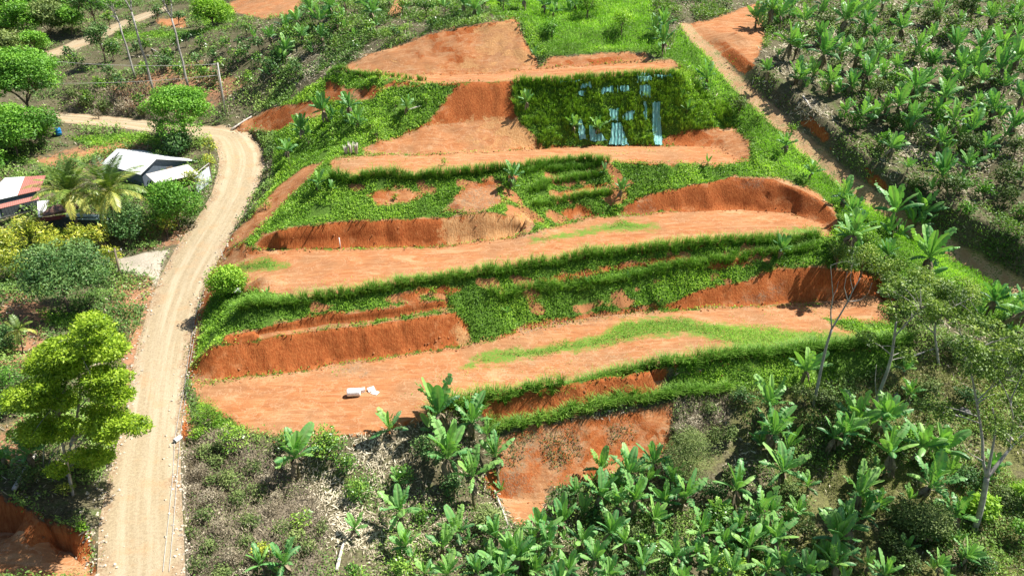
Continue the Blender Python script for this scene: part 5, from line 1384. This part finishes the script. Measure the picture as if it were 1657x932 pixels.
# ------------------------------------------------------------------ houses, gate, poles and small things
def tin_mat(name, col, rust=0.2, scale=1.0, bands=13.0, axis=0, rough=0.45):
    m, nt, out = new_mat(name)
    k = NT(nt)
    o = k.node('ShaderNodeTexCoord').outputs['Object']
    f = k.noise(o, 0.9, 6, 0.7)
    c = k.mix(k.ramp(f, 0.62 - rust * 0.4, 0.85), col, (0.25, 0.13, 0.08))
    uv = k.attr('corr')
    wv = k.math('SINE', k.math('MULTIPLY', uv, bands * 6.283))
    c = k.mix(k.math('MULTIPLY', k.ramp(k.noise(o, 6, 4), 0.4, 0.7), 0.15), c, tuple(x * 0.6 for x in col))
    nt.links.new(k.bsdf(c, rough, k.bump(wv, 0.5, 0.03), 0.4, 0.0), out.inputs[0])
    return m
M_TIN_WHITE = tin_mat('white_tin', (0.80, 0.81, 0.82), 0.02)
M_TIN_OLD = tin_mat('weathered_white_tin', (0.66, 0.62, 0.58), 0.25)
M_TIN_RED = tin_mat('red_tin', (0.43, 0.17, 0.135), 0.3)
M_TIN_BROWN = tin_mat('brown_tin', (0.16, 0.085, 0.06), 0.3)
M_TIN_BLUE = tin_mat('pale_blue_tin', (0.40, 0.52, 0.58), 0.05)
M_WALL_BLUE = plain_mat('blue_grey_wall', (0.13, 0.16, 0.20), 0.8, 0.15)
M_WALL_DARK = plain_mat('dark_board_wall', (0.05, 0.06, 0.065), 0.8, 0.3)
M_WALL_MAROON = plain_mat('maroon_wall', (0.16, 0.035, 0.03), 0.8, 0.2)
M_WOOD = plain_mat('weathered_wood', (0.24, 0.19, 0.14), 0.9, 0.3, 2.0, 0.01)
M_CONCRETE = plain_mat('concrete', (0.46, 0.44, 0.41), 0.9, 0.2, 1.5, 0.01)
M_WHITE = plain_mat('white_plastic', (0.80, 0.80, 0.79), 0.4, 0.05)
M_GATE = tin_mat('grey_white_sheet', (0.62, 0.67, 0.74), 0.05)
M_BLUE = plain_mat('blue_plastic', (0.02, 0.22, 0.55), 0.4, 0.15)
M_BLACK = plain_mat('black_pipe', (0.02, 0.02, 0.022), 0.5, 0.3)
M_WIRE = plain_mat('pale_wire', (0.50, 0.49, 0.46), 0.5, 0.2)
M_ROCK = plain_mat('grey_rock', (0.24, 0.22, 0.20), 0.9, 0.35, 1.2, 0.04, 6)
M_BLEACHED = plain_mat('bleached_wood', (0.56, 0.51, 0.45), 0.9, 0.3, 2.0, 0.01)

def sheet(name, corners, mat, parent, thick=0.05, origin=(0, 0, 0), along=0):
    """a corrugated roof sheet: four corners, given thickness; ribs run from the first edge to the opposite one"""
    c = np.asarray(corners, float) - origin
    n = np.cross(c[1] - c[0], c[3] - c[0]); n /= np.linalg.norm(n)
    if n[2] < 0: n = -n
    V = np.concatenate([c, c - n * thick])
    F = [(0, 1, 2, 3), (7, 6, 5, 4), (0, 4, 5, 1), (1, 5, 6, 2), (2, 6, 7, 3), (3, 7, 4, 0)]
    w = np.linalg.norm(c[1] - c[0])
    me = make_mesh(name, V, F, mat, False, corr=np.array((0, w, w, 0, 0, w, w, 0)) / 3.0)
    return link(name, me, parent)

def wall_poly(name, base, z0, z1, mat, parent, origin, thick=0.12, apex=None):
    """an upright wall from a to b; apex adds a gable point (position along, height)"""
    a, b = (np.array((*p[:2], 0.0)) - (origin[0], origin[1], 0) for p in base)
    d = b - a; nrm = np.array((-d[1], d[0], 0.0)); nrm /= np.linalg.norm(nrm)
    top = [(1, z1)] + ([apex] if apex else []) + [(0, z1)]
    ring = [a + (0, 0, z0 - origin[2]), b + (0, 0, z0 - origin[2])] + [a + d * s_ + (0, 0, z - origin[2]) for s_, z in top]
    k_ = len(ring)
    bm_v = ring + [p + nrm * thick for p in ring]
    faces = [list(range(k_)), [i + k_ for i in range(k_)][::-1]] + [[i, (i + 1) % k_, (i + 1) % k_ + k_, i + k_] for i in range(k_)]
    me = bpy.data.meshes.new(name)
    me.from_pydata([tuple(v) for v in bm_v], [], faces)
    me.materials.append(mat)
    return link(name, me, parent)

# the white roofed house
gz = at(262, 300)[2]
E0, A0 = gz + 1.9, gz + 3.5
FLp, FRp, FAp = P(227, 283, E0), P(322, 261, E0), P(263, 262.5, A0)
org = np.array((*(0.5 * (FLp + FRp))[:2], gz))
front = FRp - FLp; Lf = np.linalg.norm(front); fu = front / Lf
bu = np.array((-fu[1], fu[0], 0.0))
sA = float(np.clip(((FAp - FLp) @ fu) / Lf, 0.3, 0.6))
FA = FLp + front * sA; FA[2] = A0
dep = 10.2
h1 = thing('white_roofed_house', 'small house with bright white tin gable roof beside the bend of the dirt road', 'house', tuple(org))
up3 = np.array((0, 0, 1.0))
sheet('roof', [FLp, FLp + bu * dep, FA + bu * dep, FA], M_TIN_WHITE, h1, 0.06, org)
sheet('roof', [FA + up3 * .01, FA + bu * dep + up3 * .01, FRp + bu * dep, FRp], M_TIN_WHITE, h1, 0.06, org)
ins = 0.35
w0, w1 = FLp + fu * ins + bu * ins, FRp - fu * ins + bu * ins
w2, w3 = w1 + bu * (dep - 2 * ins), w0 + bu * (dep - 2 * ins)
wall_poly('wall', (w0, w1), gz - 0.5, E0 - 0.02, M_WALL_BLUE, h1, org, 0.12, (sA, A0 - 0.2))
wall_poly('wall', (w1, w2), gz - 0.5, E0 - 0.04, M_WALL_BLUE, h1, org)
wall_poly('wall', (w2, w3), gz - 0.5, E0 - 0.02, M_WALL_BLUE, h1, org, 0.12, (1 - sA, A0 - 0.2))
wall_poly('wall', (w3, w0), gz - 0.5, E0 - 0.04, M_WALL_BLUE, h1, org)
LA, LB = P(236, 282, E0 + 0.12), P(304, 266, E0 + 0.12)
LC, LD = P(322, 282, E0 - 0.35), P(252, 297, E0 - 0.35)
sheet('lean_to_roof', [LA, LB, LC, LD][::-1], M_TIN_OLD, h1, 0.05, org)
for q in (LC, LD, 0.5 * (LC + LD)):
    g = Geo(); z_ = ground_z(q[0], q[1]); g.box(np.array((q[0], q[1] + 0.15, 0.5 * (z_ + q[2]) - 0.06)) - org, (0.12, 0.12, q[2] - z_ - 0.1), 0.2)
    link('porch_post', g.mesh('porch_post', M_WOOD), h1)
g = Geo(); m_ = 0.5 * (LC + LD) + bu * 1.3; g.box(m_ - org - up3 * 1.2, (np.linalg.norm(LC - LD) * 0.9, 0.12, 2.2), math.atan2(fu[1], fu[0]))
link('porch_wall', g.mesh('porch_wall', M_WALL_DARK), h1)
g = Geo(); c_ = 0.5 * (w0 + w1) - bu * 0.03; g.box(np.array((c_[0], c_[1], gz + 1.0)) - org, (0.9, 0.06, 2.0), math.atan2(fu[1], fu[0])); link('door', g.mesh('door', M_WOOD), h1)

# the house with the red and white roof, at the left edge
gz = at(50, 352)[2]
zl = gz + 2.7
R1, R2, R3, R4 = P(-34, 330, zl), P(64, 308, zl), P(74, 284, zl + 0.7), P(8, 288, zl + 0.7)
org = np.array((*(0.5 * (R1 + R2))[:2], gz))
h2 = thing('red_and_white_roofed_house', 'house at the left edge with tin roof half white and half faded red', 'house', tuple(org))
md0, md1 = R1 + (R2 - R1) * 0.62, R4 + (R3 - R4) * 0.48
sheet('white_roof', [R4, md1, md0, R1], M_TIN_WHITE, h2, 0.06, org)
sheet('red_roof', [md1, R3, R2, md0], M_TIN_RED, h2, 0.06, org)
S1, S2 = P(-30, 338, zl - 0.25), P(62, 316, zl - 0.25)
S3, S4_ = P(64, 322, zl - 0.5), P(-30, 345, zl - 0.5)
sheet('red_awning', [S1, S2, S3, S4_], M_TIN_RED, h2, 0.05, org)
d_ = (R2 - R1); d_[2] = 0; d_ /= np.linalg.norm(d_); nb = np.array((-d_[1], d_[0], 0))
a0, a1 = R1 + nb * 0.3, R2 - d_ * 0.3 + nb * 0.3
wall_poly('wall', (a0, a1), gz - 0.4, zl - 0.1, M_WALL_BLUE, h2, org)
wall_poly('wall', (a1, a1 + nb * 4.5), gz - 0.4, zl - 0.1, M_WALL_BLUE, h2, org)
wall_poly('wall', (a1 + nb * 4.5, a0 + nb * 4.5), gz - 0.4, zl - 0.1, M_WALL_BLUE, h2, org)
g = Geo()
for i in range(12):
    q = a0 + (a1 - a0) * (0.35 + 0.6 * i / 11) - nb * 0.14
    g.box(np.array((q[0], q[1], gz + 1.1)) - org, (0.32, 0.05, 2.1), math.atan2(d_[1], d_[0]))
link('slatted_screen', g.mesh('slatted_screen', M_WALL_DARK), h2)
g = Geo(); q = a0 + (a1 - a0) * 0.5 - nb * 0.9; g.box(np.array((q[0], q[1], gz + 0.55)) - org, (np.linalg.norm(a1 - a0) * 0.9, 0.10, 0.12), math.atan2(d_[1], d_[0])); link('rail', g.mesh('rail', M_BLEACHED), h2)

# the low brown roofed shed between the two
gz = at(130, 372)[2]
zl = gz + 2.2
K1, K2, K3, K4 = P(58, 352, zl), P(112, 343, zl), P(150, 328, zl + 0.6), P(86, 332, zl + 0.6)
K5, K6 = P(176, 350, zl), P(178, 335, zl + 0.5)
org = np.array((*(0.5 * (K1 + K5))[:2], gz))
h3 = thing('brown_roofed_shed', 'low shed with brown tin roof and pale blue sheet behind the coconut palm trunks', 'shed', tuple(org))
sheet('brown_roof', [K4, K3, K2, K1], M_TIN_BROWN, h3, 0.06, org)
sheet('blue_roof', [P(108, 345, zl - 0.1), P(172, 348, zl - 0.1), P(176, 357, zl - 0.45), P(106, 354, zl - 0.45)], M_TIN_BLUE, h3, 0.05, org)
sheet('roof_panel', [P(60, 326, zl + 0.5), P(80, 324, zl + 0.5), P(70, 349, zl + 0.04), P(62, 352, zl + 0.04)], M_TIN_WHITE, h3, 0.05, org)
sheet('maroon_awning', [P(56, 354, zl - 0.05), P(106, 347, zl - 0.05), P(106, 353, zl - 0.4), P(58, 361, zl - 0.4)], M_WALL_MAROON, h3, 0.05, org)
q0, q1 = P(62, 352, zl), P(176, 352, zl)
q0 = q0 + (0, 0.8, 0); q1 = q1 + (0, 0.8, 0)
wall_poly('wall', (q0, q1), gz - 0.4, zl - 0.25, M_WALL_DARK, h3, org)
for f_ in (0.02, 0.35, 0.7, 0.98):
    q = q0 + (q1 - q0) * f_ - np.array((0, 0.75, 0)); g = Geo(); g.box(np.array((q[0], q[1], gz + 0.8)) - org, (0.10, 0.10, zl - gz - 0.75)); link('post', g.mesh('post', M_WOOD), h3)

# metal gate by the road
G0, G1 = at(319, 315), at(343, 295)
t = thing('metal_gate', 'grey white corrugated metal gate closing the yard beside the dirt road', 'gate', tuple(G0))
dv = G1 - G0; Lg = np.linalg.norm(dv[:2]); zr = math.atan2(dv[1], dv[0])
sheet('gate_panel', [np.array((0, 0, .15)), dv * 0.49 + (0, 0, .15), dv * 0.49 + (0, 0, 2.2), np.array((0, 0, 2.2))], M_GATE, t, 0.04)
sheet('gate_panel', [dv * 0.51 + (0, 0, .15), dv * 1.0 + (0, 0, .15), dv * 1.0 + (0, 0, 2.2), dv * 0.51 + (0, 0, 2.2)], M_GATE, t, 0.04)
for f_ in (-0.02, 1.02):
    g = Geo(); q = dv * f_; g.box((q[0], q[1] + 0.06, q[2] + 1.2), (0.12, 0.12, 2.9)); link('gate_post', g.mesh('gate_post', M_WOOD), t)
g = Geo(); g.tube([(-dv[0] * .02, 0.06, 2.62), (dv[0] * 1.02, dv[1] + 0.06, dv[2] + 2.62)], 0.06, 6); link('beam', g.mesh('beam', M_CONCRETE), t)

# poles and lines
def pole(label, foot, top, rad, mat, arm=True, name='utility_pole'):
    B = at(*foot); T = Q(top[0], top[1], B[1])
    t = thing(name, label, 'pole', tuple(B))
    g = Geo(); g.tube([(0, 0, -0.4), T - B], (rad, rad * 0.7), 8); link('shaft', g.mesh('shaft', mat, True), t)
    if arm:
        g = Geo(); q = T - B; g.box(q - (0, 0, 0.35), (1.3, 0.09, 0.10), 0.4); link('crossarm', g.mesh('crossarm', M_WOOD), t)
        for s_ in (-0.5, 0.5):
            g = Geo(); g.tube([q + (s_ * 1.2 * math.cos(.4), s_ * 1.2 * math.sin(.4), -0.3), q + (s_ * 1.2 * math.cos(.4), s_ * 1.2 * math.sin(.4), -0.12)], 0.05, 6); link('insulator', g.mesh('insulator', M_WHITE), t)
    return B, T
pole('short weathered utility pole leaning beside the driveway and crotons', (196, 452), (185, 402), 0.14, M_WOOD)
_, PT = pole('tall pale concrete pole on the slope behind the road bend', (365, 186), (352, 102), 0.16, M_CONCRETE)
pole('second thinner pole leaning close to the tall concrete pole', (361, 170), (351, 112), 0.09, M_WOOD, False)
def wire(label, pts, rad=0.02, sag=0.6, n=14, mat=M_WIRE, name='power_line'):
    g = Geo()
    P_ = []
    for a, b in zip(pts[:-1], pts[1:]):
        s_ = np.linspace(0, 1, n)[:, None]
        q = a + (b - a) * s_; q[:, 2] -= (sag * 4 * s_ * (1 - s_))[:, 0]; P_.append(q[:-1])
    P_.append(np.array([pts[-1]]))
    g.tube(np.concatenate(P_), rad, 5)
    return tag(link(name, g.mesh(name, mat, True)), label, 'wire')
wire('upper power line running left from the tall concrete pole over the trees', [PT - (0, 0, 0.2), Q(-80, 78, PT[1] + 3)], 0.035, 1.2)
wire('lower power line running left from the tall concrete pole over the slope', [PT - (0, 0, 1.9), Q(-80, 128, PT[1] + 2)], 0.035, 1.0)
vw = [at(*q) for q in ((322, 488), (313, 530), (305, 580), (299, 625), (291, 665), (283, 712), (280, 770), (272, 850), (264, 925))]
wire('pale wire lying along the road verge, nearer the road centre', [q + (0, 0, 0.06) for q in vw], 0.018, 0, 3, name='cable')
vw = [at(*q) for q in ((325, 492), (317, 530), (309, 580), (303, 625), (297, 665), (291, 716), (287, 770), (281, 850), (274, 925))]
wire('pale wire lying along the road verge, nearer the scrub bank', [q + (0, 0, 0.06) for q in vw], 0.018, 0, 3, name='cable')
def lying_cylinder(name, label, cat, px, length, rad, yaw, mat, parts=()):
    B = at(*px)
    t = thing(name, label, cat, tuple(B), yaw)
    g = Geo(); e = 0.06 * length
    xs = np.array((-.5, -.5, -.46, -.44, 0, .44, .46, .5, .5)) * length
    rr = np.array((0.02, .9, .97, 1, 1, 1, .97, .9, 0.02)) * rad
    g.tube(np.stack([xs + np.linspace(0, 1e-3, 9), np.zeros(9), np.full(9, rad)], 1), rr, 18, cap=False)
    link('drum', g.mesh('drum', mat, False), t)
    return t
t = lying_cylinder('water_tank', 'white plastic drum lying on its side on the bare lowest terrace', 'drum', (573, 640), 1.12, 0.36, 0.10, M_WHITE)
for s_ in (-0.3, 0.3):
    g = Geo(); xs = np.array((-0.02, 0.02)) + s_; g.tube([(xs[0], 0, 0.36), (xs[1], 0, 0.36)], 0.372, 18); link('hoop', g.mesh('hoop', M_WHITE), t)
B = at(586, 634); t = thing('white_box', 'small white box just right of the white drum', 'box', tuple(B), 0.3)
g = Geo(); g.box((0, 0, 0.14), (0.5, 0.34, 0.28)); link('body', g.mesh('body', M_WHITE), t)
g = Geo(); g.box((0, 0, 0.305), (0.54, 0.38, 0.04)); link('lid', g.mesh('lid', M_WHITE), t)
for px, py, rz, lab in ((601, 632, 0.5, 'white sheet of board tilted on the red earth, nearer the drum'), (607, 636, -0.4, 'second white board lying flat beside the tilted one')):
    B = at(px, py); g = Geo(); g.box((0, 0, 0.16 if rz > 0 else 0.05), (0.62, 0.5, 0.03), rz, 0.5, 0.35 if rz > 0 else 0.05)
    o = link('white_board', g.mesh('white_board', M_WHITE)); o.location = tuple(B); tag(o, lab, 'board', 'white boards beside the drum')
def post(label, foot, h, rad, mat, name='post', lean=0.05):
    B = at(*foot); g = Geo(); g.tube([(0, 0, -0.2), (lean * h, 0, h)], (rad, rad * 0.9), 8)
    o = link(name, g.mesh(name, mat, True)); o.location = tuple(B); return tag(o, label, 'post')
post('white marker post standing against the red bank of the second terrace', (551, 402), 1.3, 0.055, M_WHITE, 'marker_post', -0.02)
post('thin pale stake at the left tip of the second terrace', (363, 423), 1.5, 0.035, M_WIRE, 'stake', -0.1)
B = at(386, 480); t = thing('notice_board', 'small white sign leaning in the weeds below the round vine bush', 'sign', tuple(B), 0.3)
g = Geo(); g.box((0, 0, 0.75), (0.62, 0.03, 0.42), 0, 0.5, -0.5); link('sign_panel', g.mesh('sign_panel', M_WHITE), t)
g = Geo(); g.tube([(0, 0.06, -0.2), (0, 0.06, 0.7)], 0.03, 6); link('stake', g.mesh('stake', M_WOOD), t)
B = at(96, 219); t = thing('blue_drum', 'upright blue plastic drum at the garden edge by the far road', 'drum', tuple(B))
g = Geo(); zz = np.array((0, .02, .35, .38, .41, .72, .75, .78, 1.08, 1.1)); rr = np.array((.36, .40, .42, .44, .42, .42, .44, .42, .40, .36)); g.tube(np.stack([0 * zz, 0 * zz, zz], 1), rr, 16); link('barrel', g.mesh('barrel', M_BLUE, True), t)
g = Geo(); g.tube([(0, 0, 1.1), (0, 0, 1.14)], 0.33, 16); link('lid', g.mesh('lid', M_BLUE), t)
# culvert pipe mouth
B = at(288, 713); t = thing('culvert_pipe', 'short white culvert pipe end at the road verge', 'pipe', tuple(B), 1.2)
g = Geo(); th = np.linspace(0, 2 * math.pi, 19)[:-1]
V = [(x, r_ * math.cos(a), 0.17 + r_ * math.sin(a)) for x, r_ in ((-.3, .19), (.3, .19), (.3, .15), (-.2, .15)) for a in th]
F = [(k_ * 18 + j, k_ * 18 + (j + 1) % 18, (k_ + 1) * 18 + (j + 1) % 18, (k_ + 1) * 18 + j) for k_ in range(3) for j in range(18)]
g.add(V, F); link('pipe', g.mesh('pipe', M_WHITE, False), t)
# rocks, logs, stumps
def rock(px, py, s_, label):
    r = np.random.default_rng(int(px * 3 + py))
    B = at(px, py); g = Geo()
    u_, v_ = np.meshgrid(np.linspace(0, 2 * math.pi, 13)[:-1], np.linspace(0.08, math.pi - 0.08, 8))
    d = np.stack([np.cos(u_) * np.sin(v_), np.sin(u_) * np.sin(v_), np.cos(v_)], -1).reshape(-1, 3)
    rad = 1 + 0.22 * np.sin(d @ r.normal(size=3) * 2.2 + 1) + 0.14 * np.sin(d @ r.normal(size=3) * 4.3)
    V = d * rad[:, None] * s_ * (1.1, 0.9, 0.75)
    F = [(i * 12 + j, i * 12 + (j + 1) % 12, (i + 1) * 12 + (j + 1) % 12, (i + 1) * 12 + j) for i in range(7) for j in range(12)]
    g.add(V, F); o = link('rock', g.mesh('rock', M_ROCK, True)); o.location = tuple(B + (0, 0, s_ * 0.2)); tag(o, label, 'rock', 'rocks below the shady tree')
rock(1429, 643, 0.42, 'grey rock farthest left, right by the slanting grey trunk'); rock(1446, 654, 0.36, 'middle grey rock below the shady tree'); rock(1458, 663, 0.34, 'lowest grey rock beside dark shadow'); rock(1450, 640, 0.3, 'small upper grey rock near a dead banana stem'); rock(1560, 668, 0.45, 'lone grey rock half hidden behind olive branches')
def log(a, b, rad, label, mat=M_BLEACHED):
    A, Bq = at(*a), at(*b); g = Geo(); g.tube(limb(np.zeros(3), Bq - A, 0.06) + (0, 0, rad), np.linspace(rad, rad * 0.7, 6), 8)
    o = link('fallen_log', g.mesh('fallen_log', mat, True)); o.location = tuple(A); tag(o, label, 'log')
log((24, 794), (58, 738), 0.16, 'pale fallen log lying in the shade of the roadside tree')
log((374, 212), (408, 190), 0.16, 'pale log along the top of the red cut by the road bend')
log((238, 92), (278, 96), 0.15, 'long bleached log across the slope under the slim trees')
log((245, 80), (262, 90), 0.10, 'short bleached branch above the long log')
log((1299, 158), (1312, 178), 0.14, 'pale broken banana stem fallen beside the shaded path bank')
log((660, 180), (682, 173), 0.10, 'pale stick on the heap of dry leaves')
log((712, 36), (748, 30), 0.12, 'grey log on the hilltop above the sandy bank')
log((800, 795), (822, 850), 0.10, 'pale dead banana stem lying down the bare red slope')
log((545, 925), (556, 880), 0.14, 'thick pale dead banana stem on the straw near the bottom edge')
log((660, 820), (690, 846), 0.08, 'thin pale stick lying on straw')
log((1445, 715), (1465, 740), 0.09, 'brown fallen stem among the lower bananas')
log((1470, 580), (1530, 560), 0.10, 'grey dead branch lying in the dark gully')
# bleached dead plants at the left end of the third terrace
for px, py, h in ((560, 250, 1.2), (568, 249, 1.6), (577, 250, 1.7)):
    B = at(px, py); r = np.random.default_rng(px); g = Geo()
    for i in range(9):
        az = r.uniform(0, 6.28); o_ = np.array((math.cos(az), math.sin(az), 0)) * r.uniform(0.1, 0.35)
        g.tube([o_ * 0.3, o_ * 0.8 + (0, 0, h * 0.6), o_ * 1.2 + (0, 0, h * r.uniform(0.7, 1.05))], (0.09, 0.07, 0.02), 5)
    o = link('dead_stump', g.mesh('dead_stump', M_BLEACHED, True)); o.location = tuple(B)
    tag(o, 'white bleached dead plant standing at the left end of the third terrace', 'dead plant', 'bleached dead plants')

# ------------------------------------------------------------------ the aqua net under the tall grass
def net_mat():
    m, nt, out = new_mat('aqua_net')
    k = NT(nt)
    p = k.pos()
    f = k.noise(k.scale(p, (1, 0.3, 0.2)), 5.0, 5, 0.6)
    c = k.mix(k.ramp(f, 0.3, 0.7), (0.08, 0.32, 0.31), (0.28, 0.56, 0.53))
    h = k.noise(k.scale(p, (1, 0.2, 0.12)), 7.0, 3)
    nt.links.new(k.bsdf(c, 0.55, k.bump(h, 0.8, 0.15), 0.3), out.inputs[0])
    return m
M_NET = net_mat()
net = thing('erosion_net', 'aqua net showing in strips through the upper slope grass and hanging down the bank', 'net', tuple(at(1000, 200)))
org = np.array(net.location)
for pg in NET_GAPS:
    lo, hi = pg.min(0) - 2, pg.max(0) + 2
    gx, gy = np.meshgrid(np.arange(lo[0], hi[0] + 1, 0.8), np.arange(lo[1], hi[1] + 1, 0.9))
    keep = poly_sd(gx.ravel(), gy.ravel(), pg).reshape(gx.shape) > np.where(pg[:, 1].max() > 220, 0.3 + 1.5 * vnoise(gx / 2.0, gy / 14.0, 61), 1.0 + 3.4 * vnoise(gx / 1.5, gy / 8.0, 62))
    idx = -np.ones(gx.shape, int); vv = []
    for i, j in zip(*np.nonzero(keep)):
        q = at(gx[i, j], gy[i, j])
        if q is None: continue
        idx[i, j] = len(vv)
        vv.append(q + np.array((0.03 * math.sin(gy[i, j] * 0.4), -0.22, 0.16)) + (0, -0.06 * math.sin(gx[i, j] * 1.15 + 0.03 * gy[i, j]), 0.02 * math.sin(gx[i, j] * 1.3)) - org)
    F = []
    for i in range(gx.shape[0] - 1):
        for j in range(gx.shape[1] - 1):
            q = (idx[i, j], idx[i, j + 1], idx[i + 1, j + 1], idx[i + 1, j])
            if min(q) >= 0 and np.ptp([vv[k_][1] for k_ in q]) < 2.5: F.append(q)
    if F: link('net_strip', make_mesh('net_strip', vv, F, M_NET, True), net)
